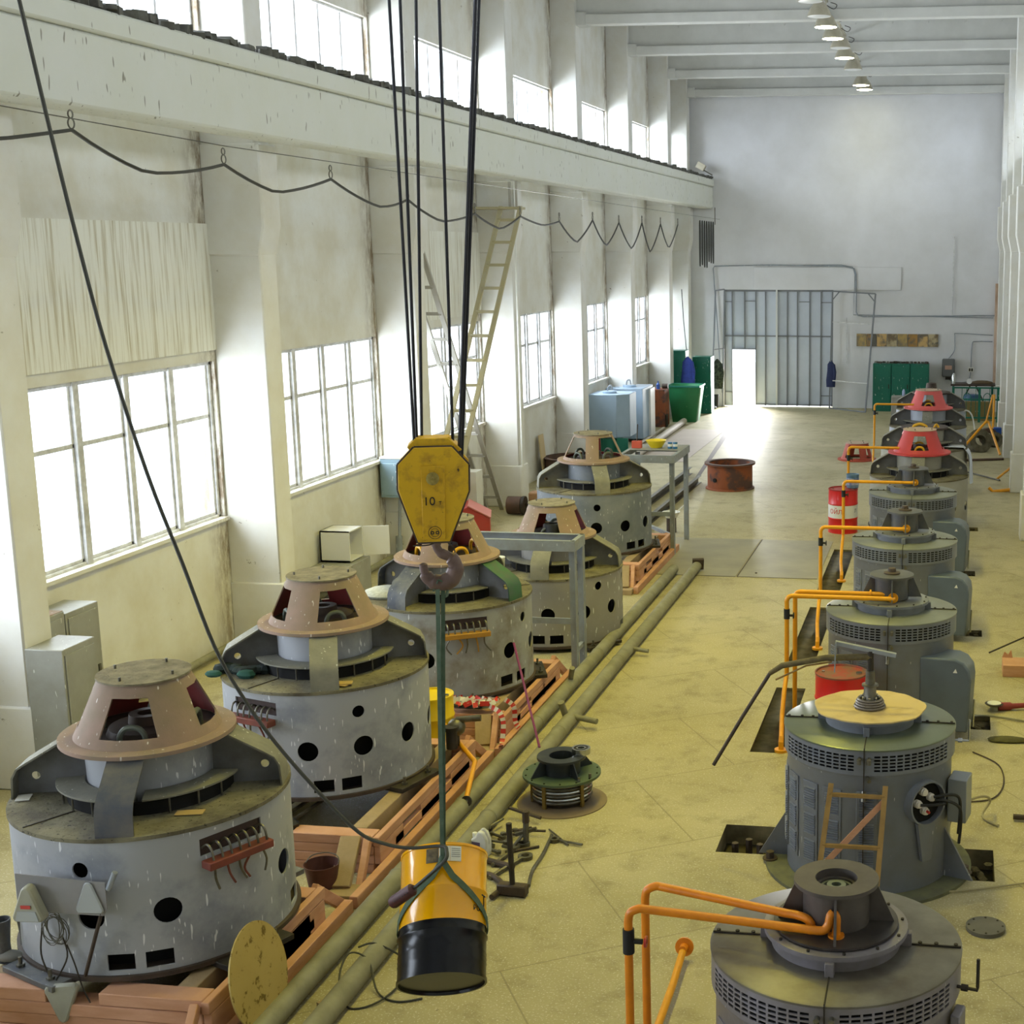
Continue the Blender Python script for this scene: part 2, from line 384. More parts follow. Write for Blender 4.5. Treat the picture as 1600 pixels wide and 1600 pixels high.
# ------------------------------------------------------------------ the hall
YF = 50.0; YB = -5.0; XW = -10.2; XR = 2.7; ZT = 12.4
holes = [(-2.15, -1.45, 12.3, 12.95), (.02, .45, 12.0, 12.68), (-2.22, -1.84, 15.0, 17.4), (-2.22, -1.84, 18.6, 21.6), (-2.22, -1.84, 22.6, 26.0),
         (.16, .5, 28.1, 28.5), (.12, .4, 24.1, 24.5), (.12, .46, 20.2, 20.55), (.1, .5, 16.1, 16.65)]
b = B(); ox, oy = XW-.3, YB
b.sheet(XR+.3-ox, YF+.3-oy, [rect(a-ox, c-ox, d-oy, e-oy) for a, c, d, e in holes], 14, 30, lambda u, v: (u+ox, v+oy, 0))
b.mi = 1
for a, c, d, e in holes:
    z = -.2 if c-a > .4 and e-d < 1 else (-.035 if e-d > 1 else -.08)
    b.add([(a, d, 0), (c, d, 0), (c, e, 0), (a, e, 0), (a, d, z), (c, d, z), (c, e, z), (a, e, z)], [(4, 5, 6, 7), (0, 4, 5, 1), (1, 5, 6, 2), (2, 6, 7, 3), (3, 7, 4, 0)])
fl = struct(b.obj('floor', [FLOOR, PIT], recalc=False))
struct(B().bb(-20, 10, YF+.3, YF+20, -.1, -.02).obj('floor', mat('yard_concrete', 'D8D8D4', .9)))
struct(B().bb(XW-.3, XR+.3, YB, YF+.3, ZT, ZT+.2).obj('ceiling', CEIL))

wl0, wl1 = XW-.3, XW
wins = []
for y0 in bays:
    if y0+1.4 < YB: continue
    wins.append((max(y0+1.4, YB+.2), min(y0+BAY-.05, 49.35)))
ZS, ZH, CS, CH = 1.86, 4.07, 8.2, 9.45
b = B()
b.bb(wl0, wl1, YB, YF, 0, ZS); b.bb(wl0, wl1, YB, YF, ZH, CS); b.bb(wl0, wl1+.12, YB, YF, CH, ZT)
py = YB
for a, c in wins+[(YF, YF)]:
    if a > py: b.bb(wl0, wl1, py, a, ZS, ZH); b.bb(wl0, wl1+.12, py, a, CS, CH)
    py = c
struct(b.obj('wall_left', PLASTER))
# windows of the left wall
def window(n, a, c, z0, z1, x, ns, split, top=False):
    b = B(); w_ = (c-a)/ns; t = .055 if split else .04; h_ = .055 if split else .025
    b.bb(x-.06, x+.06, a, a+t, z0, z1); b.bb(x-.06, x+.06, c-t, c, z0, z1); b.bb(x-.06, x+.06, a, c, z1-t, z1); b.bb(x-.06, x+.06, a, c, z0, z0+t)
    for i in range(1, ns):
        y = a+w_*i; b.bb(x-.08 if split else x-.03, x+.08 if split else x+.03, y-h_, y+h_, z0, z1)
    for i in range(ns):
        y0, y1 = a+w_*i+.05, a+w_*(i+1)-.05
        for q in ((y0, y1-.045) if split else ()): b.bb(x-.03, x+.03, q, q+.045, z0+.05, z1-.05)
        b.bb(x-.03, x+.03, y0, y1, z0+.05, z0+.1)
        if split: b.bb(x-.03, x+.03, y0, y1, split, split+.06)
    o = struct(b.obj('window_%d' % n, FRAMEW, bevel=.008))
    g = B().bb(x-.004, x+.004, a+.05, c-.05, z0+.05, z1-.05).obj('pane', GLASS, o); return o
for n, (a, c) in enumerate(wins):
    if c < 5: window(n+1, a, c, ZS, ZH, XW-.12, 4 if c-a > 3 else 3, 3.28)
    else:
        o = window(n+1, a, c, ZS, ZH, XW-.12, 4 if c-a > 3 else 3, 3.28)
    sl = B().bb(XW-.2, XW+.06, a-.02, c+.02, ZS-.03, ZS+.02).obj('window_sill', PLASTER, o if c >= 5 else None)
    if c < 5: sl.name = 'trim_1'; struct(sl)
for n, (a, c) in enumerate(wins): window(n+1+len(wins), a, c, CS, CH, XW-.02, 5 if c-a > 3 else 4, None)
# streaked wall panels above the windows
for y0 in (BAY0, BAY0+2*BAY):
    struct(B().bb(XW-.02, XW+.03, y0+.45, y0+BAY, 4.22, 5.93).obj('trim_2', STREAK))
# pilasters with corbels
def pil(y, x0, sx, right=False):
    b = B(); g = -1 if right else 1
    yy = (y, y+.47)
    f = lambda x: x0+g*x
    def bx(xa, xb, ya, yb, za, zb): b.bb(min(f(xa), f(xb)), max(f(xa), f(xb)), ya, yb, za, zb)
    bx(0, sx, yy[0], yy[1], 0, 12.4)
    bx(0, sx+.05, yy[0]-.03, yy[1]+.04, 0, .92)
    # corbel under the crane beam
    pr = [(0, 5.5), (sx, 5.5), (sx+.09, 5.9), (sx+.09, 6.99), (0, 6.99)]
    vs = [(f(p[0]), yy[0]-.03, p[1]) for p in pr]+[(f(p[0]), yy[1]+.03, p[1]) for p in pr]
    b.add(vs, [(0, 1, 2, 3, 4), (9, 8, 7, 6, 5)]+[(i, (i+1) % 5, 5+(i+1) % 5, 5+i) for i in range(5)])
    return struct(b.obj('trim_3', PLASTER2, bevel=.02))
for y0 in bays+[49.45]:
    pil(y0, XW-.01, .76)
for k in range(11): pil(-6.03+BAY*k, XR, 1.36, True)
# crane beams
def crane_beam(x, g):
    b = B()
    b.bb(min(x, x-g*.5), max(x, x-g*.5), YB, YF, 6.98, 7.72)
    b.bb(min(x+g*.05, x-g*.55), max(x+g*.05, x-g*.55), YB, YF, 7.72, 7.97)
    struct(b.obj('trim_4', mat('beam_plaster', 'D0D1C8', .85, col2='CBCCBC', scale=1.2, amt=.6, fleck='7E7A6C', fs=5., ft=.71, bump=.15), bevel=.03))
crane_beam(-8.66, 1); crane_beam(1.62, -1)
# rail and dirt on the left crane beam
t = B(); t.bb(-9.05, -8.97, YB, YF-.6, 7.97, 8.1); t.bb(-9.1, -8.92, YB, YF-.6, 7.97, 7.99)
o = t.obj('crane_rail', RUSTD); tag(o, 'dark rusty crane rail lying along the top of the left crane beam', 'rail')
t = B()
for i in range(300):
    y = 10+40*i/300+random.uniform(-.06, .06)
    t.box((-8.74+random.uniform(-.05, .05), y, 8.0+random.uniform(0, .03)), (.1+.06*random.random(), .1+.12*random.random(), .05+.07*random.random()), random.random(), random.uniform(-.3, .3))
o = t.obj('debris', mat('beam_debris', '6A6A62', .95, col2='47443E', scale=9., amt=.8)); tag(o, 'crumbled mortar and dirt along the top edge of the left crane beam', 'debris'); o['kind'] = 'stuff'
# far wall with gate opening
GX0, GX1, GZ = -8.29, -4.38, 4.16
b = B(); b.bb(XW-.3, GX0, YF, YF+.3, 0, ZT); b.bb(GX1, XR+.3, YF, YF+.3, 0, ZT); b.bb(GX0, GX1, YF, YF+.3, GZ, ZT)
struct(b.obj('wall_far', FARW))
b = B(); b.bb(-7.2, -2.0, YF-.05, YF+.01, 4.16, 4.95)
struct(b.obj('trim_5', FARW, bevel=.01))
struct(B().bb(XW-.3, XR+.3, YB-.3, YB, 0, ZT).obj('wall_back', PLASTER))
b = B(); x0, x1 = XR, XR+.3
b.bb(x0, x1, YB, YF, 0, CS); b.bb(x0, x1, YB, YF, CH, ZT); py = YB
for a, c in wins+[(YF, YF)]:
    if a > py: b.bb(x0, x1, py, a, CS, CH)
    py = c
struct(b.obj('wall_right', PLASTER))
for n, (a, c) in enumerate(wins): window(n+1+2*len(wins), a, c, CS, CH, XR+.12, 5 if c-a > 3 else 4, None)
# rust stained corner strip of the far wall, right
struct(B().bb(1.25, 1.42, YF-.2, YF, 0, 4.4).obj('trim_6', mat('pinkish_plaster', 'C9B09A', .85, col2='8E6E54', scale=3., amt=.7, stretch=(1, 1, .4))))
# roof beams
BEAMM = mat('roof_beam', 'D2D2CC', .8, col2='BDBDB6', scale=1.4, amt=.5)
for y in [2.0, 7.5, 13.05, 18.6, 24.2, 29.75, 35.3, 40.85, 46.4, 49.72]:
    z = 10.98 if y < 49 else 10.74
    b = B(); b.bb(XW+.8, XR, y-.18, y+.18, z, z+.24); b.bb(XW+.5, XR, y-.07, y+.07, z+.2, ZT)
    b.bb(XW, XW+1.0, y-.2, y+.2, z-.02, z+.3)
    for i in range(12): b.cyl((-9+i, y-.085, z+.75), (-9+i, y-.06, z+.75), .03, n=8)
    struct(b.obj('trim_7', BEAMM, bevel=.015))
# gate
gt = struct(B().bb(GX0, GX1, YF+.1, YF+.16, GZ-.02, GZ+.0).obj('door_1', GATE))
WX0, WX1, WZ = -8.0, -7.15, 2.04
b = B(); b.bb(GX0, GX1, YF+.1, YF+.14, WZ, GZ-.02); b.bb(GX0, WX0, YF+.1, YF+.14, 0.02, WZ); b.bb(WX1, GX1, YF+.1, YF+.14, .06, WZ)
b.obj('gate_panel', GATE, gt)
b = B(); n = 9
xs = [GX0+.02, WX0, -7.55, WX1, -6.8, -6.02, -5.66, -5.22, -4.82, GX1-.03]
for x in xs:
    z0 = WZ if WX0 < x < WX1 else .03
    b.bb(x-.018, x+.018, YF+.05, YF+.1, z0, GZ-.03)
b.bb(GX0, GX1, YF+.05, YF+.1, 2.5, 2.55); b.bb(GX0, GX1, YF+.04, YF+.1, GZ-.07, GZ); b.bb(WX1, GX1, YF+.05, YF+.1, .05, .1)
b.bb(WX0, WX1, YF+.05, YF+.1, WZ, WZ+.04)
for xa, xb, z in ((GX0, WX0, 3.72), (-7.55, WX1, 3.74), (-5.6, -5.2, 3.72), (-4.8, GX1, 3.7), (GX0, WX0, .5), (-4.8, GX1, .4)): b.bb(xa, xb, YF+.06, YF+.1, z, z+.03)
b.obj('gate_rib', GATER, gt)
b = B(); b.bb(-6.42, -6.36, YF-.02, YF+.1, .05, GZ+.15); b.obj('gate_bar', mat('pale_bar', 'CFCFCC', .5), gt)
# old wicket leaf standing against the far wall, right of the gate
o = thing('door_frame_leaf', 'open bare tube-framed leaf standing right of the grey gate', 'gate frame', (GX1, YF-.25, 0))
def P2(u, v, y=YF-.3): p = PY(u, v, y); return p-V(o.location)
p = [P2(1301, 455), P2(1368, 459), P2(1352, 645, 48.6), P2(1296, 637)]
p[2] = V((p[2].x, p[2].y, .02)); p[3] = V((p[3].x, p[3].y, .02))
B().beam(p[0], p[1], .04, .05).beam(p[1], p[2], .05, .05).beam(p[2], p[3], .04, .05).beam(p[3], p[0], .05, .05).obj('tube_frame', GATER, o)
q = [p[0].lerp(p[3], .26), p[1].lerp(p[2], .26)]; B().beam(q[0], q[1], .03, .03).obj('cross_rail', FRAMEW, o)
q = [p[0].lerp(p[3], .76), p[1].lerp(p[2], .76)]; B().beam(q[0], q[1], .03, .03).obj('cross_rail', FRAMEW, o)
B().beam(p[0]+V((.25, 0, 0)), p[0]+V((0, 0, -.3)), .04, .04).obj('corner_brace', GATER, o)
B().beam(p[1]+V((-.25, 0, 0)), p[1]+V((0, 0, -.3)), .04, .04).obj('corner_brace', GATER, o)
o = thing('door_frame_leaf', 'narrow bare tube frame standing left of the grey gate', 'gate frame', (GX0, YF-.3, 0))
p = [P2(1118, 454), P2(1132, 452), P2(1129, 632), P2(1112, 640, 48.9)]; p[2].z = .02; p[3].z = .02
B().beam(p[0], p[1], .04, .05).beam(p[1], p[2], .04, .05).beam(p[3], p[0], .05, .05).beam(p[0].lerp(p[3], .5), p[1].lerp(p[2], .5), .03, .03).obj('tube_frame', GATER, o)

# hanging lamps
def lamp(x, y, z, on, label):
    o = thing('pendant_lamp', label, 'lamp', (x, y, z), 0, 'pendant lamps under the roof beams')
    B().lathe([(.05, .36), (.07, .33), (.13, .29), (.2, .2), (.255, .08), (.275, 0), (.265, 0), (.245, .08), (.19, .19), (.12, .27), (.03, .3)], 32).obj('lamp_shade', LAMPB, o)
    B().lathe([(0, -.03), (.18, -.015), (.262, .0), (.262, .01), (0, .01)], 32).obj('lamp_glass', LAMPON if on else LAMPOFF, o)
    B().cyl((0, 0, .34), (0, 0, .46), .07, .05, 12).cyl((0, 0, .46), (0, 0, .6), .015, n=8).obj('lamp_cap', LAMPB, o)
    B().tube(spline([(.02, 0, .5), (.18, .05, .42), (.25, .1, .52), (.1, .1, .58)], 5), .009, 6).obj('lamp_cord', DARK, o)
    if on:
        l = bpy.data.lights.new('lamp_light', 'SPOT'); l.energy = on; l.color = YEL; l.spot_size = 2.05; l.spot_blend = .8; l.shadow_soft_size = .24
        q = bpy.data.objects.new('lamp_light', l); C.objects.link(q); q.parent = o; q.location = (0, 0, -.02)
LX = -3.3
for x, y, on, lb in ((LX, 31.4, 0, 'unlit enamel pendant lamp, largest and topmost of the row in view'), (LX, 33.4, 0, 'unlit pendant lamp half hidden behind the topmost lamp'),
                     (LX, 35.0, 60, 'lit pendant lamp, largest of the glowing ones'), (LX, 36.9, 60, 'lit pendant lamp just below and behind the largest glowing one'),
                     (LX+.05, 38.6, 0, 'unlit pendant lamp between the second and third glowing lamps'), (LX, 40.6, 60, 'lit pendant lamp, third glowing one from the top'),
                     (LX+.04, 43.2, 0, 'unlit pendant lamp just behind the third glowing lamp'), (LX, 47.3, 40, 'lit pendant lamp over the far beam, fourth glowing one'),
                     (LX+.03, 48.6, 30, 'lit pendant lamp with greenish glow, lowest in the row')):
    lamp(x, y, 10.78, on, lb)
for y, pw in ((9.0, 260), (12.5, 1050), (15.5, 1650), (19.0, 1500), (23.0, 1000), (27.0, 500)):
    lamp(LX, y, 10.6, pw, 'lit pendant lamp of the near row over the aisle')
b = B(); b.bb(LX-.03, LX+.03, 5, 49.5, 11.38, 11.44); o = b.obj('lamp_tray', LAMPB); tag(o, 'long pale tray under the roof beams carrying the lamp wires', 'cable tray')
# ------------------------------------------------------------------ big open-frame motors (left row and back of right row)
def cylmap(r, a0, z0=0.): return lambda u, v: (r*math.cos(a0+u/r), r*math.sin(a0+u/r), z0+v)
D = math.radians
def hood(parent, rot, mo, win=50, mi=None, r0=.52, r1=.32, h=.44, z=0., eye='iron', low=.17, highf=.80, flr=.62, inner=True):
    """cone hood with four windows; z is the underside of its flange"""
    lo, hi = low*h, highf*h
    wd = 2*PI*r0
    def f(u, v):
        a = u/r0+rot; t = v/h; r = r0+(r1-r0)*t
        return (r*math.cos(a), r*math.sin(a), z+.03+v)
    hs = []
    for k in range(4):
        uc = (k+.5)*wd/4; ww = D(win)*r0/2
        tp = .92
        hs.append([(uc-ww, lo), (uc-ww*.33, lo), (uc+ww*.33, lo), (uc+ww, lo), (uc+ww*tp, (lo+hi)/2), (uc+ww*.82, hi), (uc, hi), (uc-ww*.82, hi), (uc-ww*tp, (lo+hi)/2)])
    B().sheet(wd, h, hs, 72, 6, f, True).obj('cone_hood', [mo, mi or mo], parent, solid=.012, moff=1)
    B().lathe([(r0-.02, z+.03), (r0+.015, z+.035), (flr, z+.03), (flr, z), (flr-.05, z-.01), (r0-.06, z)], 56).obj('hood_flange', mo, parent)
    B().lathe([(0, z+h+.03), (r1+.015, z+h+.03), (r1+.015, z+h+.045), (0, z+h+.047)], 40).obj('hood_lid', CONETOP if mo is CONEP else mat('lid_dust_pale', 'BCA58E', .8, col2='A58C74', scale=5., amt=.5), parent)
    for k in range(4):
        a = rot+k*PI/2+.4; B().cyl((r1*.8*math.cos(a), r1*.8*math.sin(a), z+h+.045), (r1*.8*math.cos(a), r1*.8*math.sin(a), z+h+.075), .01, n=6).obj('lid_bolt', STEELD, parent)
    if not inner: return
    B().disc(flr-.06, z-.02, z+.02, 40).lathe([(0, z+.02), (.3, z+.02), (.28, z+.07), (.14, z+.09), (.13, z+.16), (.07, z+.16), (.07, z+.12), (0, z+.12)], 24).obj('bearing_hub', DARKR, parent)
    em = mat('yellow_eye', 'E0A818', .5) if eye == 'yellow' else mat('grey_green_eye', '5C6156', .6, .3)
    for k in range(4):
        a = rot+PI/4+k*PI/2; c = V((math.cos(a), math.sin(a), 0)); t = V((-math.sin(a), math.cos(a), 0))
        pts = [c*.36+t*-.09+V((0, 0, z+.02)), c*.36+t*-.09+V((0, 0, z+.09)), c*.36+t*-.055+V((0, 0, z+.145)), c*.36+V((0, 0, z+.16)), c*.36+t*.055+V((0, 0, z+.145)), c*.36+t*.09+V((0, 0, z+.09)), c*.36+t*.09+V((0, 0, z+.02))]
        B().tube(spline(pts, 3), .022, 8).obj('lifting_eye', em, parent)
def big_motor(name, label, loc, arm, hole, vent, brush, coner, smalls=(), drum=DRUMG, armm=None, hoodargs=None, group=None, colr=None, hd=1.08, gaps=None, bcol=None, plates=True):
    """all angles in degrees, world azimuth; hd is the drum height"""
    o = thing(name, label, 'motor', loc, 0, group)
    R = 1.0; wd = 2*PI*R; hs = []
    a0 = (brush if brush is not None else hole)+180; u = lambda az: ((az-a0) % 360)*PI/180*R
    for k in range(12):
        az = hole+30*k; uu = u(az)
        if brush is not None and gaps and any(abs((az-g+180) % 360-180) < 6 for g in gaps): continue
        if .13 < uu < wd-.13: hs.append(circ(uu, .47, .098, 22))
    for az in smalls:
        if .1 < u(az) < wd-.1: hs.append(circ(u(az), .82, .06, 16))
    for k in range(4):
        for s in (-7.5, 7.5):
            c = u(vent+90*k+s)
            if .12 < c < wd-.12: hs.append(rect(c-.095, c+.095, .05, .175))
    if brush is not None: c = u(brush); hs.append(rect(c-.26, c+.26, .82, .95))
    B().sheet(wd, hd-.03, hs, 80, 9, cylmap(R, D(a0), .02), True).obj('drum', drum, o, solid=.014)
    B().cyl((0, 0, .04), (0, 0, hd-.05), .84, n=40).obj('dark_core', BLACK, o)  # stator core, painted black as the shade seen through the drum holes
    B().ring(.8, R+.03, 0, .035, 64).obj('bottom_ring', DARKR, o)
    B().ring(.55, R+.012, hd-.03, hd, 72).obj('top_plate', DUST, o)
    for az in (arm+45, arm+225): B().beam((R*.62*math.cos(D(az)), R*.62*math.sin(D(az)), hd+.003), (1.0*math.cos(D(az)), 1.0*math.sin(D(az)), hd+.003), .012, .006).obj('plate_seam', DARK, o)
    B().lathe([(.60, hd), (.60, hd+.1), (.58, hd+.1)], 48).obj('inner_band', BLACK, o)  # black painted in for the shaded opening under the shelf ring
    B().lathe([(.0, hd), (.45, hd), (.46, hd+.42), (.0, hd+.42)], 48).obj('neck', drum if drum is not DRUMD else DRUMG, o)
    for k in range(4):
        aa = D(arm+90*k)
        B().ring(.47, .67, hd+.13, hd+.145, 16, (0, 0, 0), aa+.16, aa+PI/2-.16).obj('shelf_ring', DUSTG, o)
        for q in (.25, .5, .75):
            t = aa+.1+(PI/2-.2)*q; B().cyl((.63*math.cos(t), .63*math.sin(t), hd), (.63*math.cos(t), .63*math.sin(t), hd+.13), .008, n=6).obj('shelf_stud', STEELD, o)
    # four brackets
    z0 = hd; prof = [(.44, .0), (.44, .43), (.56, .43), (.86, .27), (.93, .225), (.965, .16), (.975, .0)]
    for k in range(4):
        aa = arm+90*k; M = Mx.Rotation(D(aa), 4, 'Z')
        am = (armm or {}).get(k, DUSTG)
        wb = B(M)
        wb.sheet(.54, .45, [circ(.40, .14, .033, 14)], 6, 6, lambda q, r: (0, 0, 0))
        wb.bm.free(); wb = B(M)
        poly = [(p[0], p[1]) for p in prof]
        hol = circ(.84, .14, .032, 14)
        vs = [V(p) for p in poly]+[V(p) for p in hol]; n = len(poly)
        es = [(i, (i+1) % n) for i in range(n)]+[(n+i, n+(i+1) % 14) for i in range(14)]
        ov, oe, of, *_ = delaunay_2d_cdt(vs, es, [], 1, 1e-6)
        of = [t for t in of if (V((sum(ov[i][0] for i in t)/len(t), sum(ov[i][1] for i in t)/len(t)))-V((.84, .14))).length > .02 or len(t) > 6]
        of = [t for t in of if not all((ov[i]-V((.84, .14))).length < .034 for i in t)]
        wb.add([(v[0], 0, z0+v[1]) for v in ov], of)
        wb.obj('bracket', mat('bracket_web', '77787A', .6, .15, col2='55524A', scale=4., amt=.6), o, solid=.012)
        sb = B(M); ps = [p for p in prof[2:]]; ps[0] = (.44, .435)
        ps = [(.44, .435), (.58, .435)]+prof[3:]
        vs = []
        for (x, z) in ps: vs += [(x, -.13, z0+z), (x, .13, z0+z)]
        sb.add(vs, [(2*i, 2*i+2, 2*i+3, 2*i+1) for i in range(len(ps)-1)])
        sb.obj('bracket_strap', am, o, solid=-.014, ang=50)
    if hoodargs is not None: hood(o, D(coner), z=hd+.44, **hoodargs)
    else:
        B().disc(.55, hd+.42, hd+.47, 40).obj('bearing_disc', DARKR, o)
    # brush rack
    if brush is not None:
        bc = bcol or BRICKR; M = Mx.Rotation(D(brush), 4, 'Z')
        B(M).bb(.99, 1.10, -.27, .27, .76, .82).obj('terminal_bar', bc, o, bevel=.006)
        B(M).bb(.93, .95, -.25, .25, .80, .97).obj('terminal_back', mat('dark_board', '3A2A26', .6), o)
        for i in range(7):
            y = -.225+.075*i
            B(M).tube(spline([(.93, y-.01, .88), (1.0, y, .93), (1.05, y+.005, .90), (1.065, y+.01, .82)], 4), .0095, 6).obj('terminal_hook', STEELD, o)
        rr = random.Random(int(brush*7) % 97)
        for i in range(5):
            y = -.2+.1*i; B(M).tube(spline([(1.05, y, .76), (1.03, y+rr.uniform(-.05, .05), .66), (1.03, y+rr.uniform(-.08, .08), .57)], 4), .009, 6).obj('terminal_wire', bc if i % 2 else STEELD, o)
    # feet plates with bolts
    if plates:
        for k in range(4):
            M = Mx.Rotation(D(vent+45+90*k), 4, 'Z')
            f = B(M).bb(.86, 1.14, -.3, .3, -.03, .015).obj('foot_plate', NAVY if k % 2 else DARK, o, bevel=.004)
            for y in (-.18, .18):
                B(M).cyl((1.07, y, .01), (1.07, y, .09), .014, n=8).cyl((1.07, y, .015), (1.07, y, .035), .03, n=6).obj('anchor_bolt', STEELD, f)
    return o
HP = dict(mo=CONEP, mi=CONER, r0=.53, r1=.325, h=.44, win=50, flr=.635)
ZB = .42
m1 = big_motor('vertical_motor', 'nearest left grey drum motor with brown hood and lamp bracket on its side', (-6.1, 9.62, ZB), 16, -56, -68, -27, -121, (-89,), hoodargs=HP, armm={0: DUSTG, 3: mat('arm_dust_navy', '6F6A60', .75, .1, col2='3A4356', scale=3., amt=.8)}, gaps=(-26,))
m2 = big_motor('vertical_motor', 'second left grey drum motor, green cloth lying on its top plate', (-6.27, 13.05, ZB-.03), 24, -77, -62, -108, -92, (-49,), hoodargs=HP, gaps=(-107,))
m3 = big_motor('vertical_motor', 'third left drum motor with rust stained side and navy brackets, behind the yellow hook block', (-6.12, 16.15, ZB-.04), -17, -56, -22, -59, -89, (-10,), DRUMD,
               armm={0: mat('arm_green_navy', '46594E', .6, .2, col2='23663A', scale=5., amt=.7), 3: NAVY, 2: NAVY}, hoodargs=dict(HP, eye='yellow'), bcol=mat('ochre_bar', 'A87A2A', .6), gaps=(-56,))
m4 = big_motor('vertical_motor', 'fourth left drum motor standing low behind the grey steel frame', (-5.78, 19.5, .06), 5, -79, -80, None, -129, (-35, 5), mat('drum_warm_grey', '96938E', .6, .12, col2='87847C', scale=2., amt=.6, col3='5C5449', s3=14., t3=.7, fleck='E4E6E8', ft=.70),
               hoodargs=dict(HP, win=46), hd=1.0)
m5 = big_motor('vertical_motor', 'farthest left drum motor with wide open windows in its slim hood', (-6.3, 23.9, ZB), 23, -74, -30, None, -78, (-73,), mat('drum_blue_grey', '878C92', .55, .15, col2='666E78', scale=2., amt=.8, fleck='DDE0E2', ft=.70),
               hoodargs=dict(HP, win=64, low=.12, highf=.9))
# things on the first motor: lamp bracket, wires
def az(m, a, r, z): return V(m.location)+V((r*math.cos(D(a)), r*math.sin(D(a)), z))
o = thing('lamp_bracket', 'grey sheet bracket with two triangular lamp housings on the side of the nearest left motor', 'bracket', az(m1, -92, 1.05, .55))
M = Mx.Rotation(D(-92+90+6), 4, 'Z')
B(M).prism([(-.36, .02), (.26, -.0), (.29, .05), (.29, .25), (-.36, .3)], -.004, .004, Mx.Translation((0, -.05, 0)) @ Mx.Rotation(PI/2, 4, 'X')).obj('bracket_plate', mat('bracket_grey', '8E8D8F', .6, col2='77726E', scale=3., amt=.5), o)
B(M).beam((.24, -.04, .02), (.05, .0, -.5), .03, .012).obj('bracket_leg', DARKR, o)
B(M).cyl((.31, -.05, .2), (.37, -.05, .33), .02, n=10).obj('bracket_stub', STEELG, o)
tri = [(-.10, 0), (-.115, .03), (-.03, .25), (.0, .265), (.03, .25), (.115, .03), (.1, 0)]
f = B(M).prism(tri, 0, .09, Mx.Translation((-.24, -.06, -.02)) @ Mx.Rotation(PI/2, 4, 'X')).obj('lamp_housing', PLASTG, o, bevel=.012)
B(M).prism([(-.085, .012), (.085, .012), (.065, .085), (-.065, .085)], .09, .096, Mx.Translation((-.24, -.06, -.02)) @ Mx.Rotation(PI/2, 4, 'X')).obj('lamp_lens', GLASSY, f)
B(M).box((-.24, -.158, .1), (.07, .004, .025)).obj('lamp_badge', REDBOX, f)
f = B(M).prism(tri, 0, .02, Mx.Translation((.17, -.055, .02)) @ Mx.Rotation(PI/2, 4, 'X') @ Mx.Scale(.9, 4)).obj('lamp_recess', GLASSY, o, bevel=.01)
o = thing('lamp_housing', 'triangular grey lamp housing dangling by its wire below the nearest motor drum', 'lamp', az(m1, -97, 1.1, -.16))
B(Mx.Rotation(.1, 4, 'Z')).prism([(-.12, .13), (-.10, .17), (.1, .19), (.13, .16), (.03, -.1), (.0, -.12), (-.03, -.1)], 0, .05, Mx.Rotation(PI/2, 4, 'X')).obj('housing_back', PLASTG, o, bevel=.012)
o = thing('wire_coil', 'coil of thin grey wire hung on the nearest left motor drum', 'wire', az(m1, -101, 1.03, .4))
pts = []
for i in range(150):
    t = i/150*2*PI*8; r = .085+.022*math.sin(t*1.37); pts.append((r*math.cos(t)+.012*math.sin(t*.31), -.02-.02*math.sin(t*.7), 1.25*r*math.sin(t)))
B(Mx.Rotation(D(-10), 4, 'Z')).tube(pts, .0035, 5).obj('coil', mat('thin_wire', '5C5A50', .5), o)
for q, (pp) in enumerate(([(-.1, -.02, 0), (-.12, -.03, -.2), (-.07, -.04, -.35)], [(.05, -.02, -.05), (.09, -.04, -.2), (.0, -.06, -.38)], [(.08, -.02, -.12), (.14, -.04, -.25), (.2, -.05, -.45), (.33, -.1, -.62)])):
    B().tube(spline(pp, 5), .006, 6).obj('loose_wire', DARK, o)

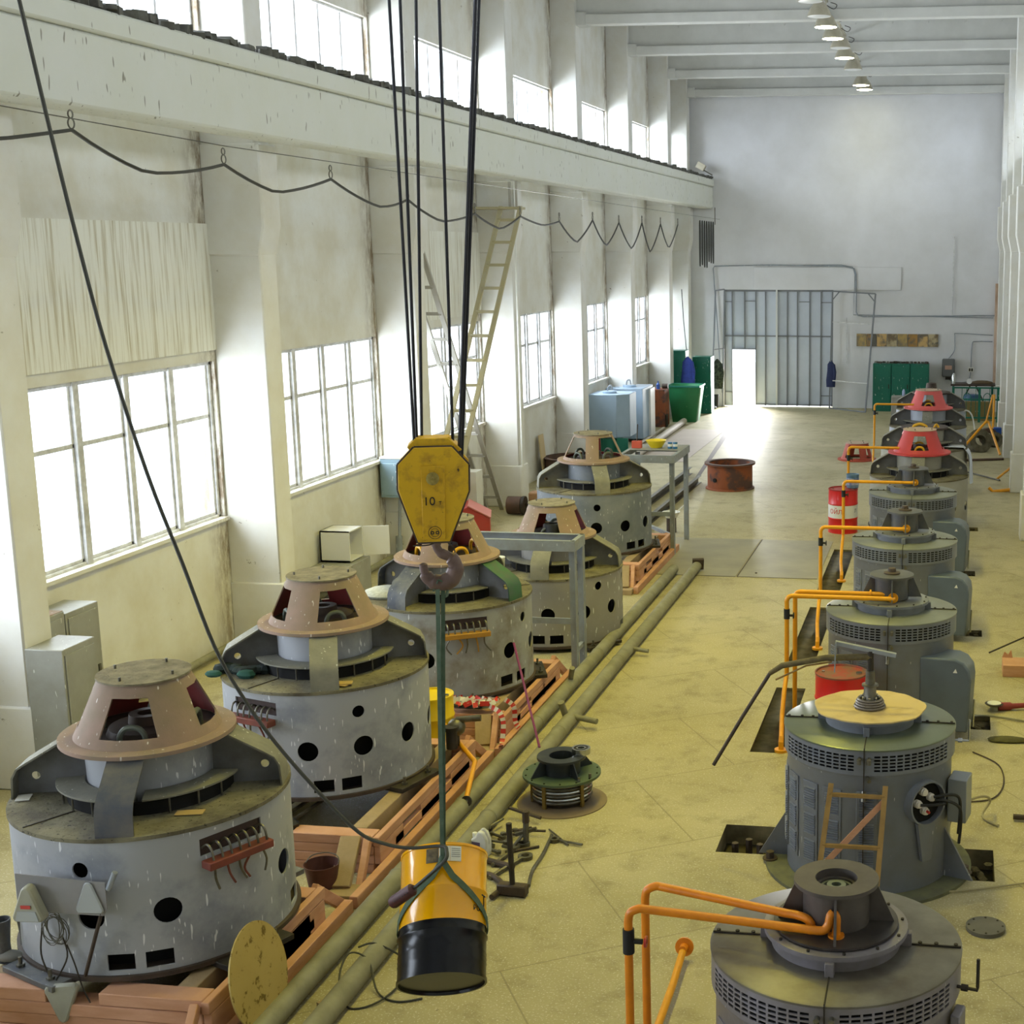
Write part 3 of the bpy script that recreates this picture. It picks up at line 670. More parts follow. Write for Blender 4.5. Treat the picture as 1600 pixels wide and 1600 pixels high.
# ------------------------------------------------------------------ closed louvred motors of the right row
def grille_holes(az0, az1, R, n, z0, dz, rows, hgt):
    hs = []; s = (az1-az0)/n
    for i in range(n):
        for j in range(rows):
            a = (az0+s*i+s*.1)*PI/180*R; c = (az0+s*i+s*.9)*PI/180*R; hs.append(rect(a, c, z0+dz*j, z0+dz*j+hgt))
    return hs
def closed_motor(label, loc, top=MOTTOP, body=MOTG, hub='full', box='hood', group=None, feet=False, plate=HUBG):
    o = thing('louvred_motor', label, 'motor', loc, 0, group)
    R = .775; Rb = .748
    # grille band; azimuth 0 of the sheet = the far side (+Y)
    hs = []
    for a in (114, 186, 24, 276): hs += grille_holes(a, a+60, R, 12, .035, .031, 5, .019)
    B().sheet(2*PI*R, .215, hs, 90, 1, cylmap(R, PI/2, 1.135), True).obj('grille_band', body, o, solid=.01)
    B().cyl((0, 0, 1.1), (0, 0, 1.34), .7, n=40).obj('dark_core', BLACK, o)  # core painted black for the shade behind the grille slots
    B().lathe([(Rb, 0.02), (Rb, 1.09), (R, 1.14), (R-.03, 1.14)], 80).obj('body', body, o)
    B().lathe([(.05, 1.35), (R, 1.35), (R+.006, 1.352), (R+.006, 1.365), (R-.01, 1.372), (.05, 1.378)], 80).obj('top_plate', top, o)
    for s in (-1, 1):
        f = B().bb(s*.46 if s > 0 else -.772, .772 if s > 0 else -.46, -.006, .006, 1.373, 1.384).obj('seam_strip', DARK, o)
        for x in (.52, .62, .74): B().cyl((s*x, .012, 1.375), (s*x, .012, 1.392), .013, n=8).obj('seam_bolt', DARK, f)
    f = B().bb(-.004, .004, -.78, -.45, 1.372, 1.381).bb(-.004, .004, -.783, -.76, 0.3, 1.37).obj('front_seam', DARK, o)
    # raised collar
    B().lathe([(.40, 1.37), (.405, 1.46), (.445, 1.46), (.445, 1.49), (.40, 1.495), (.38, 1.49), (.1, 1.49)], 64).obj('collar', body, o)
    for k in range(4):
        M = Mx.Rotation(k*PI/2, 4, 'Z'); B(M).bb(.39, .47, -.028, .028, 1.372, 1.46).obj('collar_lug', body, o, bevel=.004)
    for k in range(12):
        a = 2*PI*k/12+.2; B().cyl((.415*math.cos(a), .415*math.sin(a), 1.49), (.415*math.cos(a), .415*math.sin(a), 1.505), .011, n=6).obj('collar_bolt', DARK, o)
    if hub == 'full' or hub == 'open':
        zt = 1.79
        if hub == 'open':
            B().lathe([(.0, 1.5), (.385, 1.5), (.385, 1.515), (.0, 1.52)], 56).obj('hub_base', mat('hub_base_oily', '57504B', .35, .3, col2='2E2A28', scale=4., amt=.8), o)
            B().lathe([(.205, 1.5), (.205, zt-.025), (.262, zt-.025), (.262, zt), (.13, zt), (.125, zt-.05), (.105, zt-.05), (.10, zt-.1), (0, zt-.1)], 56).obj('hub_column', plate, o)
            B().lathe([(.02, zt-.1), (.06, zt-.1), (.06, zt-.045), (.03, zt-.045), (.028, zt-.1)], 32).ring(.085, .1, zt-.1, zt-.06, 32).obj('hub_bearing', mat('bearing_green', '7D8474', .35, .5), o)
        else:
            B().lathe([(.20, 1.5), (.20, zt-.025), (.262, zt-.025), (.262, zt), (0, zt+.01)], 56).obj('hub_column', plate, o)
            B().lathe([(.10, zt), (.10, zt+.02), (.05, zt+.03), (.05, zt+.05), (.045, zt+.07), (.0, zt+.08)], 24).obj('hub_knob', DARKR, o)
        for k in range(4):
            a = PI/4*0+PI/2*k; M = Mx.Rotation(a+PI*0.02, 4, 'Z')
            B(M).prism([(.19, 1.515), (.36, 1.515), (.25, zt-.03), (.19, zt-.03)], -.008, .008, Mx.Rotation(PI/2, 4, 'X')).obj('hub_rib', plate, o)
    # front pipe unions
    for x in (-.04, .045):
        B().cyl((x, -.765, 1.29), (x, -.83, 1.27), .016, n=10).cyl((x, -.825, 1.3), (x, -.825, 1.255), .019, n=10).obj('grease_union', STEELD, o)
    B().cyl((.03, -.745, 1.12), (.05, -.82, 1.1), .018, n=10).cyl((0.0, -.745, .98), (0.0, -.79, .9), .022, n=10).obj('drain_fitting', STEELD, o)
    # louvre panels
    for a in (-112, -88, -130, -150, -170, 172):
        if feet or a in (-130, -150, -112):
            M = Mx.Rotation(D(a), 4, 'Z'); f = B(M).bb(Rb-.006, Rb+.006, -.09, .09, .22, .98).obj('louvre_panel', body, o, bevel=.003)
            lv = B(M)
            for q in range(3):
                for i in range(9):
                    z = .26+.245*q+i*.022; lv.box((Rb+.012, 0, z), (.016, .13, .010), 0, 0, .5)
            lv.obj('louvre_slats', mat('louvre_bright', '7C818C', .4, .2), f)
    if box == 'hood':
        M = Mx.Rotation(D(-38), 4, 'Z')
        pr = [(-.26, .1), (.26, .1), (.26, .8)]+[(.26*math.cos(t*PI/12), .8+.2*math.sin(t*PI/12)) for t in range(1, 12)]+[(-.26, .8)]
        f = B(Mx.Rotation(D(-8), 4, 'Z')).prism([(.45, .1), (1.02, .1), (1.05, .72), (1.03, .84), (.96, .93), (.86, .97), (.45, .97)], -.0, .42, Mx.Translation((0, -.18, 0)) @ Mx.Rotation(PI/2, 4, 'X')).obj('terminal_box', mat('terminal_blue_grey', '606C7C', .4, .15, col2='56606E', scale=3., amt=.6), o, bevel=.025, seg=3)
        B(Mx.Rotation(D(-8), 4, 'Z')).prism([(-.02, -.02), (.03, -.02), (.01, .03)], 0, .002, Mx.Translation((.86, -.60, .83)) @ Mx.Rotation(PI/2, 4, 'X')).obj('white_mark', WHITE, f)
        B(Mx.Rotation(D(-8), 4, 'Z')).tube([(1.06, -.4, .12), (1.07, -.4, .45)], .012, 8).obj('box_latch', CHROME, f)
    if feet:
        B().ring(.7, .95, 0, .03, 56).obj('base_flange', mat('base_mossy', '6E6F52', .8, col2='4E5148', scale=5., amt=.8), o)
        for a in (180, -20, 90):
            M = Mx.Rotation(D(a), 4, 'Z')
            B(M).prism([(.74, .03), (1.02, .03), (.74, .5)], -.012, .012, Mx.Rotation(PI/2, 4, 'X')).obj('base_gusset', body, o)
            B(M).cyl((.9, .12, .03), (.9, .12, .1), .04, n=6).ring(.0, .07, .03, .04, 20, (.9, .12, 0)).obj('base_bolt', DARKR, o)
    else: B().ring(.7, .85, 0, .03, 56).obj('base_flange', body, o)
    return o
MY = [8.1+4.15*k for k in range(9)]
r1 = closed_motor('nearest right louvred motor with open round hub and two orange pipes over its top', (-.66, MY[0], 0), MOTTOP2, MOTG2, 'open', None, plate=HUBB)
r2 = closed_motor('louvred motor under the yellow plywood disc with a wooden ladder against it', (-.71, MY[1]+.03, 0), mat('motor_top_green', '6A7466', .3, .3, col2='565C52', scale=2., amt=.6), MOTG, 'none', None, feet=True)
r3 = closed_motor('third right louvred motor, largest of the three with capped hubs', (-.71, MY[2], 0))
r4 = closed_motor('fourth right louvred motor, middle of the three with capped hubs', (-.71, MY[3], 0))
r5 = closed_motor('fifth right louvred motor in front of the bright red cone', (-.72, MY[4], 0))
HR = dict(mo=REDC, mi=REDC, r0=.53, r1=.325, h=.44, win=44, flr=.64, eye='yellow')
LG = mat('pale_drum', 'A9A79C', .6, .1, col2='97947F', scale=2., amt=.6)
LB = mat('pale_blue_drum', 'B4BAC6', .6, .1, col2='A0A4AC', scale=2., amt=.6)
r6 = big_motor('vertical_motor', 'bracketed motor with bright red cone, nearest of the red capped pair', (-.72, MY[5]-.2, -.02), 0, -75, -60, None, -88-45, (), LG, hoodargs=HR, plates=False)
r7 = big_motor('vertical_motor', 'bracketed motor without a cone, yellow eyes and white sheet on top', (-.72, MY[6]-.2, -.02), 0, -75, -60, None, -88, (), LG, hoodargs=None, plates=False)
r8 = big_motor('vertical_motor', 'bracketed motor with faded pinkish red cone, farther of the red capped pair', (-.72, MY[7]-.3, -.02), 0, -75, -60, None, -88-45, (), LB, hoodargs=dict(HR, mo=REDC2, mi=REDC2), plates=False)
r9 = big_motor('vertical_motor', 'farthest right bracketed motor with small brown cap, before the green cabinets', (-.72, MY[8]-.4, -.02), 0, -75, -60, None, -88, (), LB, hoodargs=None, plates=False)
B().lathe([(0, 1.5), (.3, 1.5), (.28, 1.62), (.16, 1.64), (.14, 1.8), (0, 1.82)], 24).obj('bearing_cap', DARKR, r9)
for k, (dx, dy) in enumerate(((-.1, -.25), (-.1, -.12), (.28, -.2))):
    B().tube(spline([(dx-.16, dy, 1.5), (dx-.14, dy, 1.57), (dx, dy, 1.62), (dx+.14, dy, 1.57), (dx+.16, dy, 1.5)], 4) if k < 2 else spline([(dx-.07, dy, 1.5), (dx, dy, 1.62), (dx+.07, dy, 1.5)], 3), .028, 8).obj('lifting_eye', mat('yellow_eye', 'E0A818', .5), r7)
# side terminal opening of the second right motor
M = Mx.Rotation(D(-47), 4, 'Z')
f = B(M).lathe([(.185, -.0), (.20, 0), (.20, .12), (.185, .12)], 40, closeprof=True)
for v in f.bm.verts: v.co = M @ (Mx.Translation((.70, 0, .84)) @ Mx.Rotation(PI/2, 4, 'Y') @ (M.inverted() @ v.co))
f = f.obj('terminal_opening', MOTG, r2)
B(M).cyl((.755, 0, .84), (.76, 0, .84), .185, n=32).obj('opening_back', BLACK, f)
B(M).prism([(-.10, .66), (.10, .66), (.06, .30), (-.04, .30)], .76, .80, Mx(((0, 0, 1, 0), (1, 0, 0, 0), (0, 1, 0, 0), (0, 0, 0, 1)))).obj('cable_chute', MOTG, f)
POR = mat('porcelain', 'D6D0C8', .3)
for y, z, c in ((-.04, .95, POR), (.05, .88, POR), (-.1, .85, POR), (-.02, .77, POR)):
    B(M).lathe([(0, 0), (.036, 0), (.036, .012), (.028, .018), (.036, .024), (.036, .036), (.028, .042), (.03, .055), (0, .06)], 20, (0, 0, 0)).obj('insulator', c, f).matrix_local = M @ Mx.Translation((.765, y, z)) @ Mx.Rotation(PI/2, 4, 'Y')
B(M).cyl((.82, -.02, .775), (.85, -.02, .77), .013, n=10).obj('red_terminal', REDM, f)
for y, pp in ((0, [(.84, .04, .9), (.92, .1, .93), (.95, .22, .9), (.9, .3, .75), (.86, .32, .5)]), (1, [(.84, .05, .87), (.9, .14, .86), (.93, .26, .78), (.88, .33, .6), (.85, .34, .4)]), (2, [(.82, -.1, .85), (.86, 0, .84), (.9, .12, .84)])):
    B(M).tube(spline(pp, 6), .014, 8).obj('terminal_cable', RUBBER, f)
B(Mx.Rotation(D(-12), 4, 'Z')).bb(.76, .93, -.12, .12, .55, .95).obj('junction_box', mat('junction_grey', '8C9298', .4, .3), r2, bevel=.006)
for m_, rz in ((r1, -14), (r2, 0)):
    q = B(Mx.Rotation(D(rz), 4, 'Z')); q.tube([(.77, 0, 1.22), (.9, 0, 1.22), (.9, 0, 1.24), (.9, 0, 1.42)], .011, 8).cyl((.8, 0, 1.22), (.84, 0, 1.22), .022, n=8)
    q.obj('side_valve', CHROME if m_ is r2 else DARK, m_)
B(Mx.Rotation(D(-14), 4, 'Z')).bb(.76, .82, -.1, .05, .9, 1.08).obj('junction_box', MOTG2, r1, bevel=.008)
# ------------------------------------------------------------------ timber cribs under the left motors
def crib(label, x0, x1, y0, y1, gaps, post=None, full=True, runner0=.9, t=.0975):
    o = thing('timber_crib', label, 'wooden support', ((x0+x1)/2, (y0+y1)/2, 0)); ox, oy = o.location.x, o.location.y
    def bm_(n, xa, xb, ya, yb, za, zb, m=WOOD): return B(Mx.Translation((-ox, -oy, 0))).bb(xa, xb, ya, yb, za+.002, zb-.002).obj(n, m, o, bevel=.006)
    for e, (ya, yb) in enumerate(((y0, y0+.18), (y1-.18, y1))):
        for k in range(4):
            xa = x0 if k == 0 or (k < 3 and full) else x1-.85
            j = random.uniform(-.012, .012)
            bm_('cross_beam', xa, x1-.062+j*.5, ya+j, yb+j, t*k, t*(k+1))
        if e == 0 and full: bm_('cross_beam', x0, x0+.75, ya-.01, yb, t*3, t*4)
    for k in range(4):
        y = y0+.25 if k % 2 else y0+.0
        if k == 3: bm_('side_beam', x1-.06, x1, y0-.02, y1+.02, t*3, t*4)
        elif k == 1: bm_('side_beam', x1-.06, x1, y0+.35, y1-.2, t*k+.03, t*(k+1)+.03)
        elif k == 2:
            for ya, yb in ((y0, y0+.55), (y1-.75, y1)): bm_('side_block', x1-.06, x1, ya, yb, t*1, t*3)
    for ya in (y0+.55+.25, ): bm_('side_block', x1-.06, x1, ya+.2, ya+.75, t*1, t*3)
    bm_('inner_beam', x1-.35, x1-.2, y0+.18, y1-.18, t*2, t*4, WOODT)
    bm_('inner_beam', x0+.2, x0+.35, y0+.18, y1-.18, t*2, t*4, WOODT)
    bm_('runner', x1+.005, x1+.085, y0-runner0, y1+.35, 0, .12)
    for ya, s in ((y0, -1), (y1, 1)):
        if s == 1 and not gaps: continue
        B(Mx.Translation((-ox, -oy, 0))).beam((x1-.10, ya+s*.02, .36), (x1-.04, ya+s*.38, .05), .06, .09).obj('brace', WOOD, o, bevel=.005)
    if post: B(Mx.Translation((-ox, -oy, 0))).beam((x1-.25, y0-.05, .36), (x1-.17, y0-post, .09), .18, .06).obj('sloping_plank', WOODT, o, bevel=.005); bm_('plank_foot', x1-.3, x1-.0, y0-post-.14, y0-post+.1, .0, .09, WOODT)
    return o
crib('pale red timber crib under the nearest left motor', -7.1, -5.1, 8.5, 10.32, True)
crib('timber crib under the second left motor with a sloping plank at its end', -7.1, -5.08, 11.42, 14.0, True, .5, False, .70, .09)
crib('timber crib under the third left motor, striped tape lying on it', -7.0, -5.02, 14.86, 17.1, True, .3, False, .45, .0875)
crib('orange timber crib under the farthest left motor', -7.1, -5.2, 22.55, 25.2, True, .45, False, .5)
o = thing('timber_block', 'two stacked wooden blocks under the low standing fourth left motor', 'wooden support', (-5.2, 18.9, 0))
B().bb(-.1, .1, -.12, .12, 0, .06).obj('lower_block', BRICKR, o)
# ------------------------------------------------------------------ floor pipes beside the left row
def tagtube(name, pts, r, m, label, cat, n=16, sp=0, **k):
    o = B().tube(spline(pts, sp) if sp else pts, r, n).obj(name, m); return tag(o, label, cat, **k)
for x, y1, lb in ((-4.83, 23.6, 'long dusty pipe on the floor, the one next to the timber cribs'), (-4.47, 23.9, 'long dusty pipe on the floor, the one nearer the aisle')):
    o = thing('floor_pipe', lb, 'pipe', (x, 8, 0))
    q = .085; B().tube([(0, -1, q), (0, y1-8, q)], q, 20).obj('pipe_run', PIPEG, o)
    for y in (2.9, 4.6, 7.1, 10): B().lathe([(q+.002, -.012), (q+.008, 0), (q+.002, .012)], 20).obj('weld_seam', PIPEG, o).matrix_local = Mx.Translation((0, y+(.3 if x < -4.6 else 0), q)) @ Mx.Rotation(PI/2, 4, 'X')
    if x > -4.6:
        B().cyl((0, 7.6, .12), (.35, 7.5, .1), .035, n=12).obj('branch_stub', PIPEG, o)
        B().cyl((-.05, 7.6, .1), (-.08, 7.5, .32), .04, n=12).obj('branch_stub', PIPEG, o)
        B().cyl((.02, 10.6, .1), (.3, 10.55, .08), .03, n=12).obj('branch_stub', PIPEG, o)
        B().box((.02, y1-8, .12), (.2, .06, .2), .3, .3).obj('end_plate', DARKR, o)
    else: B().cyl((0, 8.9, .14), (.06, 8.8, .34), .035, n=12).obj('branch_stub', PIPEG, o)
# ------------------------------------------------------------------ steel frames standing over the left row
def sframe(label, x0, x1, y0, y1, z, legs, cross=True):
    o = thing('steel_stand', label, 'frame', (x1, y0, 0)); M = Mx.Translation((-x1, -y0, 0)); s = .07
    for n, (a, c) in (('top_rail', ((x0, y0), (x1, y0))), ('top_rail', ((x0, y1), (x1, y1))), ('top_rail', ((x1, y0), (x1, y1))), ('top_rail', ((x0, y0), (x0, y1)))):
        q = B(M); dx = a[0] != c[0]
        if dx: q.bb(a[0], c[0], a[1]-.005, a[1]+.005, z-.14, z).bb(a[0], c[0], a[1]-.0, a[1]+.06*(1 if a[1] == y0 else -1), z-.008, z)
        else: q.bb(a[0]-.005, a[0]+.005, a[1], c[1], z-.14, z).bb(min(a[0], a[0]-.06*(1 if a[0] == x1 else -1)), max(a[0], a[0]-.06*(1 if a[0] == x1 else -1)), a[1], c[1], z-.008, z)
        q.obj(n, STEELG, o)
    for x, y in legs:
        B(M).bb(x-.045, x+.045, y-.006, y+.006, 0, z-.14).bb(x+.033 if x > (x0+x1)/2 else x-.045, x+.045 if x > (x0+x1)/2 else x-.033, y-.05, y+.05, 0, z-.14).obj('leg', STEELG, o)
    if cross:
        (xa, ya), (xb, yb) = legs[0], legs[1]
        B(M).beam((xa, ya, .35), (xb, yb, .35), .05, .06).obj('stretcher', STEELG, o)
        B(M).bb(x0, xa, ya-.01, ya+.01, .72, .8).obj('stretcher', STEELG, o)
    return o
fA = sframe('grey angle steel frame between the third and fourth left motors', -6.75, -4.88, 17.45, 17.95, 1.85, [(-4.93, 17.5), (-4.93, 17.9), (-6.7, 17.9)])
fB = sframe('grey steel frame beside the farthest left motor', -6.15, -5.1, 25.1, 26.6, 1.86, [(-5.16, 25.15), (-6.1, 26.5), (-5.16, 26.5)])
# tools on the second frame: red box brush, yellow bowl, blue cans
o = thing('bowl', 'yellow plastic bowl standing on the far grey frame', 'bowl', (-5.65, 26.1, 1.87)); B().lathe([(.09, 0), (.11, .0), (.19, .14), (.2, .14), (.11, -.0)], 28).obj('bowl_shell', mat('yellow_plastic', 'E4CC22', .4), o)
sh_ = B().bb(-6.12, -5.12, 25.8, 26.58, 1.852, 1.862).obj('shelf_plate', mat('shelf_grey', '8A8C8C', .6), None); tag(sh_, 'thin steel plate lying on the far grey frame under the bowl', 'plate')
for i, x in enumerate((-5.36, -5.26)):
    o = thing('tin_can', ('left', 'right')[i]+' blue and white tin can beside the yellow bowl on the far frame', 'can', (x, 26.0, 1.868), 0, 'cans on the far frame'); B().disc(.045, 0, .12, 16).obj('can_body', mat('can_blue', '2F6F9E', .4), o); B().disc(.046, .04, .09, 16).obj('can_label', WHITE, o)
o = thing('brush_holder', 'small orange red box with an upright stick on the far frame', 'box', (-6.0, 26.0, 1.87)); B().bb(-.09, .09, -.06, .06, 0, .13).obj('box_body', mat('orange_box', 'C8553E', .6), o); B().cyl((0, 0, .12), (.02, 0, .45), .01, n=8).obj('stick', DARKR, o)
# ------------------------------------------------------------------ lifting gear
BL = V((-3.33, 8.6, 4.09))
o = thing('hook_block', 'yellow crane hook block marked 10т hanging in mid air', 'hook', BL, D(19)); o.scale = (.9, .9, .9)
pl = [(-.12, -.38), (.10, -.38), (.245, -.02), (.25, .17), (.14, .30), (-.12, .30), (-.235, .18), (-.24, .0)]
MR = Mx.Rotation(PI/2, 4, 'X')
for s, y in (('front', -.13), ('back', .13)):
    B().prism(pl, -y-.008, -y+.008, MR).obj('side_plate', YOLD, o, bevel=.004)
B().prism([(-.13, .24), (.12, .24), (.21, .27), (.12, .36), (-.11, .36), (-.17, .3)], -.1, .1, MR).obj('top_cover', YOLD, o, bevel=.005)
B().prism([(-.085, -.36), (.075, -.36), (.085, .17), (-.08, .17)], .139, .15, MR).obj('cheek_plate', mat('yellow_patched', 'D2A412', .5, .1, col2='8A6A1E', scale=14., amt=.7, lo=.5, hi=.7, col3='3E2C18', s3=26., t3=.64), o, bevel=.004)
for pa_ in range(len(pl)):
    a_, c_ = pl[pa_], pl[(pa_+1) % len(pl)]; B().beam((a_[0]*1.012, -.13, a_[1]*1.008), (c_[0]*1.012, -.13, c_[1]*1.008), .018, .006, (0, 1, 0)).obj('plate_edge', DARKR, o)
B().cyl((0, -.15, .08), (0, -.172, .08), .045, n=24).cyl((0, -.17, .08), (0, -.185, .08), .012, n=10).obj('axle_cap', mat('axle_worn', 'B7A458', .4, .4, col2='6E5E2E', scale=20., amt=.7), o)
for y in (-.06, .0, .06): B().lathe([(.10, -.02), (.2, -.02), (.185, 0), (.2, .02), (.10, .02)], 36, closeprof=True).obj('sheave', DARK, o).matrix_local = Mx.Translation((0, y, .08)) @ Mx.Rotation(PI/2, 4, 'X')
B().ring(.043, .047, -.001, .001, 32).ring(.028, .031, -.001, .001, 24, (-.0, 0, 0)).obj('stamped_mark', DARK, o).matrix_local = Mx.Translation((0, -.151, -.31)) @ Mx.Rotation(PI/2, 4, 'X')
for x in (-.017, .017): B().ring(.006, .013, -.001, .001, 16).obj('stamped_mark', DARK, o).matrix_local = Mx.Translation((x, -.1515, -.31)) @ Mx.Rotation(PI/2, 4, 'X')
INK = mat('ink_black', '151310', .6)
lettering('10', .085, Mx.Translation((-.03, -.152, -.085)) @ MR, INK, o); lettering('т', .045, Mx.Translation((.045, -.152, -.095)) @ MR, INK, o)
h = [(0, 0, -.38), (.0, 0, -.44), (.03, 0, -.49), (.10, 0, -.53), (.13, 0, -.60), (.10, 0, -.68), (.03, 0, -.71), (-.05, 0, -.69), (-.09, 0, -.63), (-.10, 0, -.56)]
B().tube(spline(h, 5), [.036]*5+[.03]*5+[.036]*5+[.05]*5+[.06]*5+[.064]*5+[.058]*5+[.046]*5+[.03]*5+[.014], 18).obj('hook', HOOKM, o)
B().cyl((0, 0, -.36), (0, 0, -.4), .06, n=20).obj('hook_nut', DARKR, o)
B().tube(spline([(-.16, -.05, -.42), (-.05, -.09, -.41), (.05, -.02, -.395), (.12, .04, -.47), (.13, 0, -.53)], 5), .005, 6).obj('safety_wire', DARK, o)
ends = [((608, 0), (-.105, -.06)), ((625, 0), (-.095, 0.0)), ((650, 0), (-.07, .06)), ((686, 0), (.13, 0.)), ((743, 0), (.165, -.05))]
for i, ((u, v), (dx, dy)) in enumerate(ends):
    q = BL+Mx.Rotation(D(19), 3, 'Z') @ V((dx*1.0, dy, .14)); p = PY(u, v, q.y); top = q+(p-q)*1.75
    o = B().tube([q, top], .0135 if i == 4 else .0105, 8).obj('wire_rope', mat('greased_rope', '26252A', .45, .4))
    tag(o, ('leftmost steel rope holding the yellow hook block', 'second steel rope from the left above the hook block', 'middle steel rope above the hook block', 'thin slanting steel rope, second from the right above the hook block', 'thickest steel rope, rightmost above the hook block')[i], 'rope', 'hoist ropes of the hook block')
    if i == 4: B().tube([q+V((.012, .02, 0)), top+V((.02, .02, 0))], .009, 8).obj('second_strand', MATS['greased_rope'], o)
# yellow and black oil drum
BC = V((-3.40, 8.6, 1.08)); dn = V((.189, -.656, -.728)).normalized()
rot = (-dn).to_track_quat('Z', 'Y'); 
def oil_drum(name, label, loc, mats_, group=None, two=None, h=.88, r=.292, lid=None):
    o = thing(name, label, 'barrel', loc, 0, group)
    a, c = mats_
    def pf(z0, z1):
        p = [(r, z0)]
        for zc in (.295, .585):
            if z0 < zc*h/.88 < z1: zz = zc*h/.88; p += [(r, zz-.02), (r+.009, zz-.006), (r+.009, zz+.006), (r, zz+.02)]
        if z0 < .15 < z1: p += [(r, .1), (r+.003, .115), (r, .13), (r+.003, .145), (r, .16), (r+.003, .175), (r, .19)]
        return sorted(p+[(r, z1)], key=lambda q: q[1])
    k = .36*h/.88 if two else None
    if two: B().lathe([(0, .018), (r-.012, .018), (r-.008, 0), (r+.006, 0), (r+.006, .02)]+pf(.02, k), 64).obj('lower_body', c, o); B().lathe(pf(k, h-.02), 64).obj('upper_body', a, o)
    else: B().lathe([(0, .018), (r-.012, .018), (r-.008, 0), (r+.006, 0), (r+.006, .02)]+pf(.02, h-.02), 64).obj('body', a, o)
    B().lathe([(r, h-.02), (r+.006, h-.018), (r+.006, h), (r-.008, h), (r-.012, h-.02), (0, h-.02)], 64).obj('lid', lid or a, o)
    B().cyl((r*.7, 0, h-.02), (r*.7, 0, h-.002), .035, n=18).obj('bung', CHROME, o); B().cyl((-r*.7, .02, h-.02), (-r*.7, .02, h-.004), .018, n=14).obj('bung', CHROME, o)
    return o
yb = oil_drum('oil_drum', 'yellow and black oil drum hanging tilted from the green sling', (0, 0, 0), (YBAR, BBAR), two=True)
QB = Mx.Translation(BC) @ rot.to_matrix().to_4x4() @ Mx.Translation((0, 0, -.44)); yb.matrix_world = QB
vd = (QB.inverted() @ O0); va = math.atan2(vd.y, vd.x)            # side of the drum facing the room's camera end
def onb(a, z, r=.295): return V((r*math.cos(a), r*math.sin(a), z))
def wrapb(a0, z0, r, sx=1): return lambda c: V(((r+c.z)*math.cos(a0+c.x/r), (r+c.z)*math.sin(a0+c.x/r), z0+c.y))
def patch(a0, z0, wd, hg, m, name, r=.2945):
    q = B(); n = 8; vs = []
    for i in range(n+1):
        a = a0+(i/n-.5)*wd/r
        vs += [(r*math.cos(a), r*math.sin(a), z0-hg/2), (r*math.cos(a), r*math.sin(a), z0+hg/2)]
    q.add(vs, [(2*i, 2*i+2, 2*i+3, 2*i+1) for i in range(n)]); return q.obj(name, m, yb, solid=-.001)
# the room's "up" on the drum: left/right as seen
patch(va-.28, .79, .085, .10, mat('label_photo', '3A352E', .5, col2='8A7A5A', scale=20., amt=.7), 'label_photo')
patch(va-.0, .80, .075, .105, PAPER, 'label_sheet'); patch(va+.26, .80, .075, .105, PAPER, 'label_sheet')
for i in range(5): patch(va+.26, .835-.014*i, .06, .004, mat('label_ink', '77777A', .6), 'label_text', .2958)
patch(va-.02, .795, .045, .012, INK, 'label_text', .2958); patch(va+.02, .775, .03, .008, INK, 'label_text', .2958)
lettering('РОСН', .05, None, INK, yb, wrapb(va+.98, .445, .2935)); lettering('Т', .11, None, INK, yb, wrapb(va+1.16, .51, .2935))
# sling strap around the drum and up to the hook
o = thing('lifting_sling', 'worn green webbing sling between the brown hook and the yellow drum', 'sling', BL+V((0, 0, -.65)))
OL = V(o.location)
hk = BL+V((.02, -.01, -.685)); kn = QB @ onb(va-.04, .74, .33)
def strap(pts, wd, th, m, name, side=V((1, 0, 0))):
    q = B(); n = len(pts); vs = []
    for i, p in enumerate(pts):
        p = V(p); t = (V(pts[min(i+1, n-1)])-V(pts[max(i-1, 0)])).normalized(); sd = side[i] if isinstance(side, list) else side
        sd = (sd-t*sd.dot(t)).normalized(); nn = sd.cross(t)*th/2
        vs += [p-OL-sd*wd/2-nn, p-OL+sd*wd/2-nn, p-OL+sd*wd/2+nn, p-OL-sd*wd/2+nn]
    fs = [(3, 2, 1, 0), tuple(4*(n-1)+i for i in range(4))]
    for i in range(n-1):
        for j in range(4): fs.append((4*i+j, 4*i+(j+1) % 4, 4*i+4+(j+1) % 4, 4*i+4+j))
    return q.add(vs, fs).obj(name, m, o)
strap([hk+V((-.012, -.02, .05)), kn], .028, .006, GREENS, 'sling_leg'); strap([hk+V((.012, .015, .05)), kn+V((.004, .012, 0))], .027, .006, GREENS, 'sling_leg', V((1, .4, 0)))
strap([hk+V((-.04, 0, .0)), hk+V((0, -.03, .075)), hk+V((.05, .02, .05)), hk+V((.03, .02, -.05))], .045, .008, GREENS, 'hook_loop', V((0, 1, 0)))
for sgn in (-1, 1):
    pts = [kn]; sd = [V((0, 0, 1))]
    for i in range(1, 15):
        t = i/14; a = va-.04+sgn*t*PI*.98; z = .72-.36*min(1, t*2)**.8
        pts.append(QB @ onb(a, z, .303)); 
    sd = [(QB.to_3x3() @ V((0, 0, 1)))]*len(pts)
    strap(pts, .045, .005, GREENS, 'drum_loop', sd)
B().ball(kn-OL, .03, 10, (1, .8, 1.3)).obj('knot', GREENS, o)
